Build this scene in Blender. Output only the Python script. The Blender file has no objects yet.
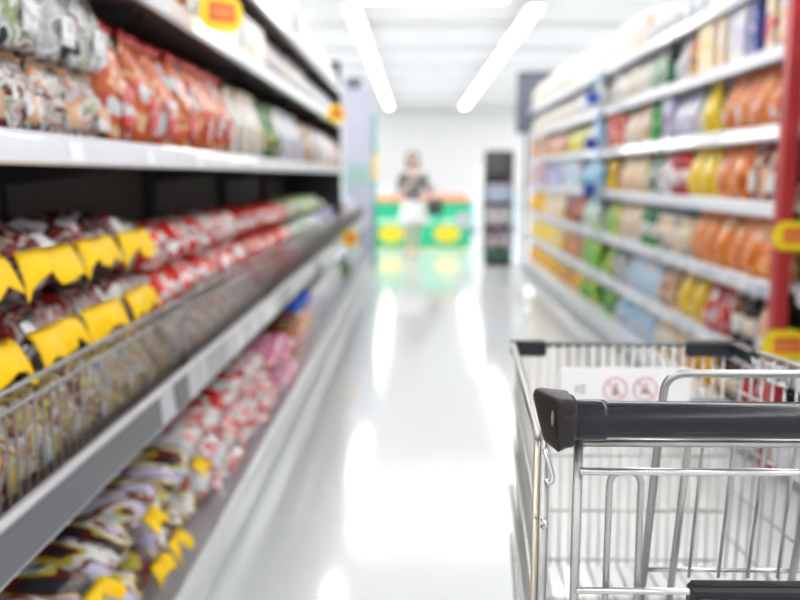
import bpy, math, random
from mathutils import Vector, Matrix

random.seed(7)
PI = math.pi
scene = bpy.context.scene
COL = scene.collection

# ------------------------------------------------------------------ camera, world, exposure
F_PX, CAM_H = 860.0, 1.25
PITCH = math.atan(125 / F_PX)
YAW = math.atan(15 / F_PX * math.cos(PITCH))
cam_d = bpy.data.cameras.new('camera')
cam_d.sensor_width = 36.0
cam_d.lens = F_PX / 800 * 36.0
cam_d.clip_start = 0.02
cam_d.clip_end = 200
cam_d.dof.use_dof = True
cam_d.dof.focus_distance = 0.92
cam_d.dof.aperture_fstop = 2.9
cam = bpy.data.objects.new('camera', cam_d)
COL.objects.link(cam)
cam.location = (0, 0, CAM_H)
cam.rotation_euler = (PI / 2 - PITCH, 0, YAW)
scene.camera = cam

world = bpy.data.worlds.new('world')
scene.world = world
world.use_nodes = True
world.node_tree.nodes['Background'].inputs[0].default_value = (1, 1, 1, 1)
world.node_tree.nodes['Background'].inputs[1].default_value = 0.6

vs = scene.view_settings
vs.view_transform = 'Standard'
vs.look = 'None'
vs.gamma = 1.0
vs.use_curve_mapping = False
vs.exposure = 0.42
LAMP = 21.0          # radiance of the ceiling lamps' diffusers

# ------------------------------------------------------------------ materials
_mats = {}


def _new(name):
    m = bpy.data.materials.new(name)
    m.use_nodes = True
    return m, m.node_tree, m.node_tree.nodes['Principled BSDF']


def flat(name, col, rough=0.5, metal=0.0, coat=0.0, spec=0.5, var=0.05, bump=0.0, scale=12.0, emit=0.0):
    """plain coloured material with faint procedural mottling"""
    if name in _mats:
        return _mats[name]
    m, nt, b = _new(name)
    tc = nt.nodes.new('ShaderNodeTexCoord')
    nz = nt.nodes.new('ShaderNodeTexNoise')
    nz.inputs['Scale'].default_value = scale
    nt.links.new(tc.outputs['Object'], nz.inputs['Vector'])
    rp = nt.nodes.new('ShaderNodeValToRGB')
    rp.color_ramp.elements[0].color = tuple(c * (1 - var) for c in col) + (1,)
    rp.color_ramp.elements[1].color = tuple(min(1, c * (1 + var)) for c in col) + (1,)
    nt.links.new(nz.outputs['Fac'], rp.inputs['Fac'])
    nt.links.new(rp.outputs['Color'], b.inputs['Base Color'])
    b.inputs['Roughness'].default_value = rough
    b.inputs['Metallic'].default_value = metal
    b.inputs['Coat Weight'].default_value = coat
    b.inputs['Specular IOR Level'].default_value = spec
    if bump:
        bp = nt.nodes.new('ShaderNodeBump')
        bp.inputs['Strength'].default_value = bump
        bp.inputs['Distance'].default_value = 0.01
        nt.links.new(nz.outputs['Fac'], bp.inputs['Height'])
        nt.links.new(bp.outputs['Normal'], b.inputs['Normal'])
    if emit:
        b.inputs['Emission Color'].default_value = tuple(col) + (1,)
        b.inputs['Emission Strength'].default_value = emit
    _mats[name] = m
    return m


def film(cols, scale=14.0, rough=0.2, bump=0.5, coat=0.4, stretch=1.0):
    """printed plastic film: hard-edged patches of the given colours, crinkled and glossy"""
    key = ('film', tuple(cols), scale, rough, bump, stretch)
    if key in _mats:
        return _mats[key]
    m, nt, b = _new('printed_film_%d' % len(_mats))
    tc = nt.nodes.new('ShaderNodeTexCoord')
    oi = nt.nodes.new('ShaderNodeObjectInfo')
    mul = nt.nodes.new('ShaderNodeMath'); mul.operation = 'MULTIPLY'
    mul.inputs[1].default_value = 41.0
    nt.links.new(oi.outputs['Random'], mul.inputs[0])
    add = nt.nodes.new('ShaderNodeVectorMath'); add.operation = 'ADD'
    st = nt.nodes.new('ShaderNodeVectorMath'); st.operation = 'MULTIPLY'
    st.inputs[1].default_value = (1.0, stretch, 1.0)
    nt.links.new(tc.outputs['Object'], st.inputs[0])
    nt.links.new(st.outputs[0], add.inputs[0])
    nt.links.new(mul.outputs[0], add.inputs[1])
    nz = nt.nodes.new('ShaderNodeTexNoise')
    nz.inputs['Scale'].default_value = scale
    nz.inputs['Detail'].default_value = 1.5
    nt.links.new(add.outputs[0], nz.inputs['Vector'])
    rp = nt.nodes.new('ShaderNodeValToRGB')
    cr = rp.color_ramp
    cr.interpolation = 'CONSTANT'
    n = len(cols)
    # noise values crowd around 0.5: spread the colour stops over 0.3..0.7
    cr.elements[0].position = 0.0
    cr.elements[0].color = tuple(cols[0]) + (1,)
    if n > 1:
        cr.elements[1].position = 0.36 + 0.28 * (1 - 0.5) / n if n == 2 else 0.34 + 0.32 / n
        cr.elements[1].color = tuple(cols[1]) + (1,)
        for i in range(2, n):
            e = cr.elements.new(0.34 + 0.32 * i / n)
            e.color = tuple(cols[i]) + (1,)
    else:
        cr.elements[1].color = tuple(cols[0]) + (1,)
    nt.links.new(nz.outputs['Fac'], rp.inputs['Fac'])
    nt.links.new(rp.outputs['Color'], b.inputs['Base Color'])
    n2 = nt.nodes.new('ShaderNodeTexNoise')
    n2.inputs['Scale'].default_value = 32.0
    n2.inputs['Detail'].default_value = 2.0
    n2.inputs['Distortion'].default_value = 1.2
    nt.links.new(add.outputs[0], n2.inputs['Vector'])
    bp = nt.nodes.new('ShaderNodeBump')
    bp.inputs['Strength'].default_value = bump
    bp.inputs['Distance'].default_value = 0.02
    nt.links.new(n2.outputs['Fac'], bp.inputs['Height'])
    nt.links.new(bp.outputs['Normal'], b.inputs['Normal'])
    nt.links.new(bp.outputs['Normal'], b.inputs['Coat Normal'])
    b.inputs['Roughness'].default_value = rough
    b.inputs['Coat Weight'].default_value = coat
    b.inputs['Coat Roughness'].default_value = 0.06
    b.inputs['Specular IOR Level'].default_value = 0.25
    _mats[key] = m
    return m


def lamp_mat(name, col, strength):
    if name in _mats:
        return _mats[name]
    m = bpy.data.materials.new(name)
    m.use_nodes = True
    nt = m.node_tree
    nt.nodes.clear()
    e = nt.nodes.new('ShaderNodeEmission')
    e.inputs[0].default_value = tuple(col) + (1,)
    e.inputs[1].default_value = strength
    o = nt.nodes.new('ShaderNodeOutputMaterial')
    nt.links.new(e.outputs[0], o.inputs[0])
    _mats[name] = m
    return m


WHITE_STEEL = flat('white_steel', (0.82, 0.83, 0.85), 0.35, coat=0.2)
RAIL_WHITE = flat('rail_white', (0.60, 0.62, 0.67), 0.3, coat=0.3)
RAIL_SILVER = flat('rail_silver', (0.55, 0.56, 0.59), 0.32, metal=0.55)
BROWN_BOARD = flat('brown_board', (0.055, 0.032, 0.028), 0.5)
SHADED_BACK = flat('shaded_back', (0.035, 0.032, 0.034), 0.6)  # back tone holds the shade of under-lit shelf gaps; reused on dark fittings
TAG_GREY = flat('tag_grey', (0.10, 0.103, 0.115), 0.4)
TAG_WHITE = flat('tag_white', (0.75, 0.76, 0.8), 0.4)
TAG_LIGHT = flat('tag_light', (0.36, 0.37, 0.40), 0.4)
WIRE_DARK = flat('wire_dark', (0.34, 0.33, 0.33), 0.4, metal=0.6)
ZINC = flat('zinc', (0.40, 0.40, 0.39), 0.36, metal=0.88, var=0.04)
CHROME = flat('chrome', (0.56, 0.56, 0.57), 0.24, metal=0.95, var=0.02)
BLACK_PLASTIC = flat('black_plastic', (0.016, 0.017, 0.021), 0.36, spec=0.28, var=0.1)
HANDLE_BLACK = flat('handle_black', (0.009, 0.010, 0.016), 0.22, coat=0.0, spec=0.3, var=0.08)
CAP_BROWN = flat('cap_black', (0.020, 0.016, 0.017), 0.40, spec=0.25, var=0.08)
RED_STEEL = flat('red_steel', (0.42, 0.02, 0.028), 0.4)
YELLOW = flat('sign_yellow', (0.95, 0.70, 0.01), 0.4)
ORANGE_RED = flat('sign_orange', (0.80, 0.17, 0.035), 0.4)
FLAG = flat('flag_yellow', (0.90, 0.56, 0.002), 0.5, spec=0.25, bump=0.3, scale=40)
BLUE = flat('sign_blue', (0.03, 0.06, 0.42), 0.4)

# ------------------------------------------------------------------ mesh helpers


class MB:
    def __init__(self):
        self.v, self.f = [], []

    def add(self, vs_, fs_):
        o = len(self.v)
        self.v += [tuple(p) for p in vs_]
        self.f += [tuple(i + o for i in f) for f in fs_]
        return self

    def box(self, x0, x1, y0, y1, z0, z1):
        return self.add([(x0, y0, z0), (x1, y0, z0), (x1, y1, z0), (x0, y1, z0), (x0, y0, z1), (x1, y0, z1), (x1, y1, z1), (x0, y1, z1)],
                        [(3, 2, 1, 0), (4, 5, 6, 7), (0, 1, 5, 4), (1, 2, 6, 5), (2, 3, 7, 6), (3, 0, 4, 7)])

    def bevel_box(self, x0, x1, y0, y1, z0, z1, b):
        """box with chamfered edges: 24 corner points"""
        pts, idx = [], {}
        for sx in (0, 1):
            for sy in (0, 1):
                for sz in (0, 1):
                    X, Y, Z = (x0, x1)[sx], (y0, y1)[sy], (z0, z1)[sz]
                    ix, iy, iz = (b, -b)[sx], (b, -b)[sy], (b, -b)[sz]
                    idx[sx, sy, sz, 'x'] = len(pts); pts.append((X, Y + iy, Z + iz))
                    idx[sx, sy, sz, 'y'] = len(pts); pts.append((X + ix, Y, Z + iz))
                    idx[sx, sy, sz, 'z'] = len(pts); pts.append((X + ix, Y + iy, Z))
        fs = []
        I = lambda a, b_, c, k: idx[a, b_, c, k]
        for s in (0, 1):
            q = [(0, 0), (1, 0), (1, 1), (0, 1)]
            f = [I(s, a, c, 'x') for a, c in q]; fs.append(f if s else f[::-1])
            f = [I(a, s, c, 'y') for a, c in q]; fs.append(f[::-1] if s else f)
            f = [I(a, c, s, 'z') for a, c in q]; fs.append(f if s else f[::-1])
        for a in (0, 1):
            for c in (0, 1):
                fs.append([I(0, a, c, 'y'), I(1, a, c, 'y'), I(1, a, c, 'z'), I(0, a, c, 'z')])
                fs.append([I(a, 0, c, 'x'), I(a, 1, c, 'x'), I(a, 1, c, 'z'), I(a, 0, c, 'z')])
                fs.append([I(a, c, 0, 'x'), I(a, c, 1, 'x'), I(a, c, 1, 'y'), I(a, c, 0, 'y')])
                for d in (0, 1):
                    fs.append([I(a, c, d, 'x'), I(a, c, d, 'y'), I(a, c, d, 'z')])
        return self.add(pts, fs)

    def tube(self, pts, r, n=8, closed=False, cap=True):
        pts = [Vector(p) for p in pts]
        m = len(pts)
        rs = r if isinstance(r, (list, tuple)) else [r] * m
        t0 = (pts[1] - pts[0]).normalized()
        ref = Vector((0, 0, 1)) if abs(t0.z) < 0.9 else Vector((0, 1, 0))
        nrm = (ref - t0 * ref.dot(t0)).normalized()
        vv, ff = [], []
        for i, p in enumerate(pts):
            if closed:
                t = (pts[(i + 1) % m] - pts[i - 1]).normalized()
            else:
                t = (pts[min(i + 1, m - 1)] - pts[max(i - 1, 0)]).normalized()
            nrm = (nrm - t * nrm.dot(t)).normalized()
            bi = t.cross(nrm)
            for k in range(n):
                a = 2 * PI * k / n
                vv.append(p + (nrm * math.cos(a) + bi * math.sin(a)) * rs[i])
        for i in range(m if closed else m - 1):
            j = (i + 1) % m
            for k in range(n):
                l = (k + 1) % n
                ff.append((i * n + k, i * n + l, j * n + l, j * n + k))
        if cap and not closed:
            ff.append(tuple(range(n))[::-1])
            ff.append(tuple((m - 1) * n + k for k in range(n)))
        return self.add(vv, ff)

    def lathe(self, prof, n=14, cx=0, cy=0, sy=1.0):
        vv, ff = [], []
        for r, z in prof:
            for k in range(n):
                a = 2 * PI * k / n
                vv.append((cx + r * math.cos(a), cy + r * math.sin(a) * sy, z))
        m = len(prof)
        for i in range(m - 1):
            for k in range(n):
                l = (k + 1) % n
                ff.append((i * n + k, i * n + l, (i + 1) * n + l, (i + 1) * n + k))
        ff.append(tuple(range(n))[::-1])
        ff.append(tuple((m - 1) * n + k for k in range(n)))
        return self.add(vv, ff)

    def prism(self, poly, z0, z1, axis='z'):
        n = len(poly)
        P = {'z': lambda a, b, c: (a, b, c), 'y': lambda a, b, c: (a, c, b), 'x': lambda a, b, c: (c, a, b)}[axis]
        vv = [P(a, b, z0) for a, b in poly] + [P(a, b, z1) for a, b in poly]
        ff = [tuple(range(n))[::-1], tuple(range(n, 2 * n))] + [(i, (i + 1) % n, n + (i + 1) % n, n + i) for i in range(n)]
        return self.add(vv, ff)

    def mesh(self, name, mat, smooth=False):
        me = bpy.data.meshes.new(name)
        me.from_pydata(self.v, [], self.f)
        if mat:
            me.materials.append(mat)
        if smooth:
            me.polygons.foreach_set('use_smooth', [True] * len(me.polygons))
        me.update()
        return me

    def build(self, name, mat, parent=None, smooth=False, loc=(0, 0, 0), rz=0.0):
        return put(name, self.mesh(name, mat, smooth), parent, loc, rz)


def put(name, me, parent=None, loc=(0, 0, 0), rz=0.0):
    o = bpy.data.objects.new(name, me)
    COL.objects.link(o)
    o.location = loc
    o.rotation_euler = (0, 0, rz)
    if parent:
        o.parent = parent
    return o


def tag(o, label, cat, group=None):
    o['label'] = label
    o['category'] = cat
    if group:
        o['group'] = group
    return o


def empty(name, loc=(0, 0, 0), rz=0.0):
    return put(name, None, None, loc, rz)


def structure(o):
    o['kind'] = 'structure'
    return o


def copy_tree(o, parent=None):
    c = o.copy()
    COL.objects.link(c)
    c.parent = parent
    for ch in list(o.children):
        copy_tree(ch, c)
    return c


def fillet(pts, rad, seg=4):
    """round the inner corners of a polyline"""
    pts = [Vector(p) for p in pts]
    out = [pts[0]]
    for i in range(1, len(pts) - 1):
        a, b, c = pts[i - 1], pts[i], pts[i + 1]
        da, dc = (a - b), (c - b)
        r = min(rad, da.length * 0.49, dc.length * 0.49)
        p0, p1 = b + da.normalized() * r, b + dc.normalized() * r
        for k in range(seg + 1):
            t = k / seg
            out.append(p0.lerp(b, t).lerp(b.lerp(p1, t), t))
    out.append(pts[-1])
    return out


def disc_pts(cx, cz, rx, rz_, n=24):
    return [(cx + rx * math.cos(2 * PI * k / n), cz + rz_ * math.sin(2 * PI * k / n)) for k in range(n)]


def round_rect(x0, x1, z0, z1, r, n=5):
    out = []
    for cx, cz, a0 in ((x1 - r, z0 + r, -PI / 2), (x1 - r, z1 - r, 0), (x0 + r, z1 - r, PI / 2), (x0 + r, z0 + r, PI)):
        for k in range(n + 1):
            a = a0 + PI / 2 * k / n
            out.append((cx + r * math.cos(a), cz + r * math.sin(a)))
    return out


# ------------------------------------------------------------------ room
X0, X1, Y0, Y1, CEIL = -9.0, 11.0, -4.0, 38.0, 4.0

floor_m, nt, b = _new('floor_tile')
tc = nt.nodes.new('ShaderNodeTexCoord')
oi = nt.nodes.new('ShaderNodeObjectInfo')
nz = nt.nodes.new('ShaderNodeTexNoise'); nz.inputs['Scale'].default_value = 60; nz.inputs['Detail'].default_value = 4
nt.links.new(tc.outputs['Object'], nz.inputs['Vector'])
rp = nt.nodes.new('ShaderNodeValToRGB')
rp.color_ramp.elements[0].color = (0.57, 0.592, 0.605, 1)
rp.color_ramp.elements[1].color = (0.65, 0.672, 0.682, 1)
nt.links.new(nz.outputs['Fac'], rp.inputs['Fac'])
nt.links.new(rp.outputs['Color'], b.inputs['Base Color'])
n2 = nt.nodes.new('ShaderNodeTexNoise'); n2.inputs['Scale'].default_value = 5; n2.inputs['Detail'].default_value = 1
nt.links.new(tc.outputs['Object'], n2.inputs['Vector'])
bp = nt.nodes.new('ShaderNodeBump'); bp.inputs['Strength'].default_value = 0.05; bp.inputs['Distance'].default_value = 0.01
nt.links.new(n2.outputs['Fac'], bp.inputs['Height'])
nt.links.new(bp.outputs['Normal'], b.inputs['Normal'])
b.inputs['Roughness'].default_value = 0.10
b.inputs['Specular IOR Level'].default_value = 0.55

floor = structure(MB().box(X0, X1, Y0, Y1, -0.12, -0.002).build('floor', floor_m))
TS = 0.6
tile_me = MB().box(-TS / 2 + 0.0012, TS / 2 - 0.0012, -TS / 2 + 0.0012, TS / 2 - 0.0012, -0.0019, 0.0).mesh('tile', floor_m)
for i in range(-2, 5):
    for j in range(0, 27):
        t = put('tile', tile_me, floor, ((i + 0.5) * TS - 0.12, (j + 0.5) * TS, 0))
        t.rotation_euler = (random.gauss(0, 0.0007), random.gauss(0, 0.0007), 0)

wall_m = flat('wall_white', (0.88, 0.885, 0.89), 0.6, var=0.02, scale=2)
ceil_m = flat('ceiling_white', (0.80, 0.805, 0.81), 0.7, var=0.02, scale=1)
structure(MB().box(X0, X1, Y0, Y1, CEIL, CEIL + 0.1).build('ceiling', ceil_m))
structure(MB().box(X0 - 0.1, X0, Y0, Y1, -0.12, CEIL).build('wall_left', wall_m))
structure(MB().box(X1, X1 + 0.1, Y0, Y1, -0.12, CEIL).build('wall_right', wall_m))
structure(MB().box(X0, X1, Y1, Y1 + 0.1, -0.12, CEIL).build('wall_back', wall_m))
structure(MB().box(X0, X1, Y0 - 0.1, Y0, -0.12, CEIL).build('wall_front', wall_m))
beam_m = flat('beam_white', (0.73, 0.735, 0.74), 0.5, var=0.02)
bi = 0
for yb in range(0, 37, 3):
    bi += 1
    structure(MB().box(X0 + 0.01, X1 - 0.01, yb + 1.2, yb + 1.32, CEIL - 0.1, CEIL - 0.002).build('trim_%d' % bi, beam_m))
# ceiling lamps: rows of strip fixtures along the aisles
strip_em = lamp_mat('strip_diffuser', (1.0, 0.985, 0.965), LAMP)
strip_house = flat('lamp_housing', (0.85, 0.85, 0.86), 0.4)
strip_body = MB().box(-0.14, 0.14, -2.25, 2.25, 0.035, 0.09).mesh('housing', strip_house)
strip_diff = MB().prism([(-0.075, 0.034), (-0.06, 0.0), (0.06, 0.0), (0.075, 0.034)], -2.23, 2.23, 'y').mesh('diffuser', strip_em)
LAMP_ORD = ['first', 'second', 'third', 'fourth', 'fifth', 'sixth', 'seventh', 'eighth']
LAMP_ROW = ['far beyond the noodle side', 'just behind the noodle side', 'above the front of the noodle side', 'above the white shelving', 'just behind the white shelving', 'far beyond the white shelving']
for row in range(-2, 4):
    for seg in range(8):
        xs, ys = -1.0 + row * 2.87, -1.3 + seg * 5.05
        if row in (0, 1):
            # first three lamps are unseen, added for light, clear of visible floor reflections
            ys = 16.1 + (seg - 3) * 5.05 if seg > 2 else (-1.45, 3.15, 7.75)[seg]
        if not (X0 + 0.5 < xs < X1 - 0.5) or ys + 2.3 > Y1:
            continue
        root = put('ceiling_light', strip_body, None, (xs, ys, CEIL - 0.2))
        put('diffuser', strip_diff, root)
        for s in (-1.6, 1.6):
            MB().tube([(0, s, 0.09), (0, s, 0.199)], 0.006, 6).build('hanger', strip_house, root)
        tag(root, '%s strip lamp of the ceiling row %s' % (LAMP_ORD[seg], LAMP_ROW[row + 2]), 'ceiling light', 'strip lamps under the ceiling')
# one wide square panel lamp over the aisle, mirrored in the floor tiles
root = MB().bevel_box(-0.97, 1.42, 11.6, 14.06, CEIL - 0.06, CEIL - 0.001, 0.006).build('ceiling_panel_light', strip_house)
for i in range(3):
    for j in range(2):
        xa, ya = -0.95 + i * 0.79, 11.62 + j * 1.215
        MB().box(xa, xa + 0.77, ya, ya + 1.195, CEIL - 0.066, CEIL - 0.0605).build('diffuser', lamp_mat('panel_diffuser', (1.0, 0.99, 0.975), 7.0), root)
tag(root, 'wide square panel lamp flush on the ceiling over the aisle', 'ceiling light')

# ------------------------------------------------------------------ shelving
LFX = -0.66            # front plane of the dark-shelved gondola
RFX = 1.50             # front plane of the white-shelved gondola


def shelf_rail(part, side, x, ya, yb, z0, z1, mat, tags, tilt=0.008):
    """front price rail on a shelf; tags: list of (y, length, material)"""
    s = 1 if side == 'L' else -1
    poly = [(x - s * 0.012, z0), (x, z0), (x + s * tilt, z0 + 0.006), (x + s * 0.0, z1 - 0.008), (x - s * 0.006, z1), (x - s * 0.012, z1)]
    MB().prism(poly, ya, yb, 'y').build('price_rail', mat, part)
    for (ty, tl, tm) in tags:
        a, c = z0 + 0.010, z1 - 0.014
        ax = x + s * (tilt + 0.0008)
        cx = x + s * 0.0026
        MB().add([(ax, ty, a), (ax, ty + tl, a), (cx, ty + tl, c), (cx, ty, c),
                  (ax - s * .0008, ty, a), (ax - s * .0008, ty + tl, a), (cx - s * .0008, ty + tl, c), (cx - s * .0008, ty, c)],
                 [(0, 1, 2, 3), (4, 5, 6, 7), (0, 1, 5, 4), (1, 2, 6, 5), (2, 3, 7, 6), (3, 0, 4, 7)]).build('price_tag', tm, part)


L_BAYS = [1.04 + 1.52 * k for k in range(8)]
L_MID, L_SH3, L_SH4, L_SH5, L_DECK = 0.665, 1.325, 1.75, 2.06, 0.15
place = ['first', 'second', 'third', 'fourth', 'fifth', 'sixth', 'seventh']


def left_unit(k):
    ya, yb = L_BAYS[k] + 0.002, L_BAYS[k + 1] - 0.002
    u = empty('shelving_unit', (-0.95, (ya + yb) / 2, 0))
    M_ = Matrix.Translation((0.95, -(ya + yb) / 2, 0))

    def P(o):
        o.parent = u
        o.matrix_parent_inverse = M_
        return o
    top = 2.35 if k < 5 else 1.12
    P(MB().box(-1.30, -1.265, ya, yb, 0.10, top).build('back_panel', SHADED_BACK))
    for yy in (ya + 0.015, yb - 0.045):
        P(MB().box(-1.264, -1.225, yy, yy + 0.03, 0.10, top).build('upright', SHADED_BACK))
    P(MB().box(-1.30, -0.635, ya, yb, 0.0, 0.098).build('plinth', RAIL_SILVER))
    deck = P(MB().box(-1.22, -0.625, ya, yb, 0.0985, L_DECK).build('base_deck', RAIL_SILVER))
    # bumper lip along the base
    MB().prism([(-0.6245, 0.03), (-0.605, 0.035), (-0.60, 0.12), (-0.606, 0.165), (-0.617, 0.168), (-0.6245, 0.16)], ya, yb, 'y').build('bumper', flat('bumper', (0.62, 0.63, 0.65), 0.3, metal=0.3), deck)
    for (zt, xf, th, lip0, mat, key) in ((L_MID, -0.672, 0.03, 0.595, RAIL_SILVER, 'mid'), (L_SH3, -0.712, 0.03, 1.268, RAIL_WHITE, 's3'),
                                         (L_SH4, -0.712, 0.03, 1.69, RAIL_WHITE, 's4'), (L_SH5, -0.712, 0.03, 2.0, RAIL_WHITE, 's5')):
        if k >= 5 and key != 'mid':
            continue
        sh = P(MB().box(-1.222, xf - 0.0005, ya, yb - (0.014 if k == 4 and key != 'mid' else 0), zt - th, zt).build('shelf', BROWN_BOARD))
        tags = []
        if key == 'mid':
            tags = [(ya + 0.02, 1.09, TAG_GREY), (ya + 1.24, 0.14, TAG_GREY)] if k == 0 else \
                   [(ya + 0.1, 0.28, TAG_LIGHT), (ya + 0.55, 0.09, TAG_WHITE), (ya + 0.85, 0.09, TAG_WHITE), (ya + 1.1, 0.3, TAG_WHITE)]
        elif key == 's3':
            tags = [(ya + 0.2, 0.07, TAG_WHITE), (ya + 0.7, 0.07, TAG_WHITE), (ya + 1.2, 0.07, TAG_WHITE)]
        shelf_rail(sh, 'L', xf + 0.0125, ya, yb, lip0, zt + (0.032 if key == 'mid' else 0.006), mat, tags)
        for yy in (ya + 0.04, yb - 0.05):
            MB().prism([(-1.222, zt - th - 0.001), (-0.80, zt - th - 0.001), (-0.80, zt - th - 0.02), (-1.222, zt - th - 0.075)], yy, yy + 0.006, 'y').build('bracket', SHADED_BACK, sh)
    if k == 4:
        P(MB().box(-1.262, -0.735, yb - 0.012, yb, 0.70, 2.35).build('end_panel', SHADED_BACK))
    tag(u, '%s shelving unit with shade-darkened back, %s along the noodle side' % ('tall' if k < 5 else 'low', place[k]), 'shelving', 'shelving units on the noodle side')
    return u


for k in range(7):
    left_unit(k)

# wire baskets standing on the middle shelf
GOODS_L2 = ['brown noodle packs', 'red and white packs', 'tall red packs', 'green and white packs', 'blue packs', 'brown and blue bags', 'lilac bags']
BX, BZ0, BZ1 = -0.70, 0.6665, 0.882


def wire_basket(k):
    ya, yb = L_BAYS[k] + 0.012, L_BAYS[k + 1] - 0.012
    r = 0.0035
    bask = empty('wire_fence', (BX, (ya + yb) / 2, BZ0))
    inv = Matrix.Translation((-BX, -(ya + yb) / 2, -BZ0))

    def P(o):
        o.parent = bask
        o.matrix_parent_inverse = inv
        return o
    # frame loop of the front and the two rails under it
    P(MB().tube(fillet([(BX, ya, BZ0 + 0.006), (BX, ya, BZ1), (BX, yb, BZ1), (BX, yb, BZ0 + 0.006)], 0.02), 0.0055, 8).build('front_frame', WIRE_DARK, smooth=True))
    P(MB().tube([(BX, ya, BZ1 - 0.034), (BX, yb, BZ1 - 0.034)], 0.0045, 6).build('rail', WIRE_DARK, smooth=True))
    P(MB().tube([(BX, ya, BZ0 + 0.007), (BX, yb, BZ0 + 0.007)], 0.0045, 6).build('rail', WIRE_DARK, smooth=True))
    for e in (ya + 0.001, yb - 0.001):
        P(MB().bevel_box(BX - 0.009, BX + 0.003, e - 0.006, e + 0.006, BZ0, BZ0 + 0.012, 0.002).build('foot', WIRE_DARK))
        P(MB().bevel_box(BX - 0.008, BX - 0.001, e - 0.012, e + 0.012, BZ0 + 0.06, BZ1 - 0.05, 0.002).build('end_plate', WIRE_DARK))
    n = 40 if k < 2 else 32
    wm = MB().tube([(0, 0, BZ0 + 0.003), (0, 0, BZ1 - 0.03)], 0.0024, 5).mesh('wire', WIRE_DARK)
    for i in range(1, n):
        P(put('wire', wm, None, (BX - 0.006, ya + (yb - ya) * i / n, 0)))
    tag(bask, 'dark wire fence along the middle shelf in front of %s' % GOODS_L2[k], 'wire fence', 'wire fences on the middle shelf')


for k in range(7):
    wire_basket(k)

# ---- white-shelved gondola
R_TIERS = [0.135, 0.445, 0.785, 1.13, 1.458, 1.785, 2.10]
R_BAYS = [(2.36, 3.50), (3.63, 4.80), (4.80, 5.94), (5.94, 7.08), (7.16, 8.30), (8.30, 9.44), (9.44, 10.58), (10.58, 11.72)]
r_place = ['nearer than the red post', 'right behind the red post', 'second behind the red post', 'just before the blue strips', 'just past the blue strips',
           'second past the blue strips', 'third past the blue strips', 'next to the black display stand']


def right_unit(k):
    ya, yb = R_BAYS[k][0] + 0.002, R_BAYS[k][1] - 0.002
    u = empty('shelving_unit', (1.8 + (0.05 if k == 0 else 0), (ya + yb) / 2, 0))
    inv = Matrix.Translation((-1.8, -(ya + yb) / 2, 0))

    def P(o):
        o.parent = u
        o.matrix_parent_inverse = inv
        return o
    back = flat('back_shade', (0.09, 0.075, 0.07), 0.6)  # white back painted dark for the shade in gaps above the goods
    P(MB().box(2.03, 2.065, ya, yb, 0.1, 2.2).build('back_panel', back))
    for yy in (ya + 0.01, yb - 0.04):
        P(MB().box(1.995, 2.029, yy, yy + 0.03, 0.1, 2.2).build('upright', WHITE_STEEL))
    P(MB().box(1.475, 2.065, ya, yb, 0.0, 0.085).build('plinth', flat('plinth_grey', (0.30, 0.305, 0.32), 0.45)))
    deck = P(MB().box(1.462, 1.994, ya, yb, 0.0855, R_TIERS[0]).build('base_deck', WHITE_STEEL))
    MB().prism([(1.4615, 0.05), (1.445, 0.055), (1.44, 0.12), (1.447, 0.15), (1.4615, 0.152)], ya, yb, 'y').build('bumper', RAIL_WHITE, deck)
    for t in range(1, 7):
        zt = R_TIERS[t]
        sh = P(MB().box(RFX + 0.0125, 1.994, ya, yb, zt - 0.028, zt).build('shelf', WHITE_STEEL))
        tags = []
        if t in (1, 2):
            n = 5
            for i in range(n):
                tags.append((ya + 0.06 + i * (yb - ya) / n, 0.075, TAG_WHITE if (i + t + k) % 3 else flat('tag_lilac', (0.42, 0.42, 0.55), 0.4)))
        shelf_rail(sh, 'R', RFX + 0.012, ya, yb, zt - 0.062, zt + 0.005, RAIL_WHITE, tags)
        for yy in (ya + 0.03, yb - 0.04):
            MB().prism([(1.994, zt - 0.029), (1.62, zt - 0.029), (1.62, zt - 0.045), (1.994, zt - 0.085)], yy, yy + 0.006, 'y').build('bracket', WHITE_STEEL, sh)
    tag(u, 'white shelving unit with seven shelves, %s' % r_place[k], 'shelving', 'white shelving units')


for k in range(8):
    right_unit(k)

# red upright between two of the white units
post = empty('red_post', (1.53, 3.58, 0))
inv = Matrix.Translation((-1.53, -3.58, 0))
for nm, bx, mt in (('panel', (1.490, 1.541, 3.545, 3.615, 0.0, 2.5), RED_STEEL), ('edge_trim', (1.486, 1.545, 3.538, 3.5445, 0.0, 2.5), RED_STEEL)):
    o = MB().bevel_box(*bx, 0.003).build(nm, mt)
    o.parent = post
    o.matrix_parent_inverse = inv
tag(post, 'dark red upright post between the white shelving units', 'post')


def ring_sign(name, loc, rz, w, h, label, group=None, tail=True):
    """yellow plate with an orange-red middle on a little clip arm; faces local -Y, origin at its middle"""
    root = MB().prism(round_rect(-w / 2, w / 2, -h / 2, h / 2, h * 0.42), -0.002, 0.002, 'y').build(name, YELLOW, None, loc=loc, rz=rz)
    MB().prism(round_rect(-w * 0.27, w * 0.33, -h * 0.25, h * 0.27, h * 0.06), -0.0045, -0.0021, 'y').build('middle', ORANGE_RED, root)
    MB().prism(round_rect(-w * 0.2, w * 0.22, -h * 0.05, h * 0.03, h * 0.02), -0.0056, -0.0046, 'y').build('band', flat('sign_peach', (0.88, 0.36, 0.12), 0.4), root)
    if tail:
        MB().box(w / 2 - 0.01, w / 2 + tail, 0.0021, 0.006, -0.012, 0.012).build('clip_arm', RED_STEEL, root)
    return tag(root, label, 'price sign', group)


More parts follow.
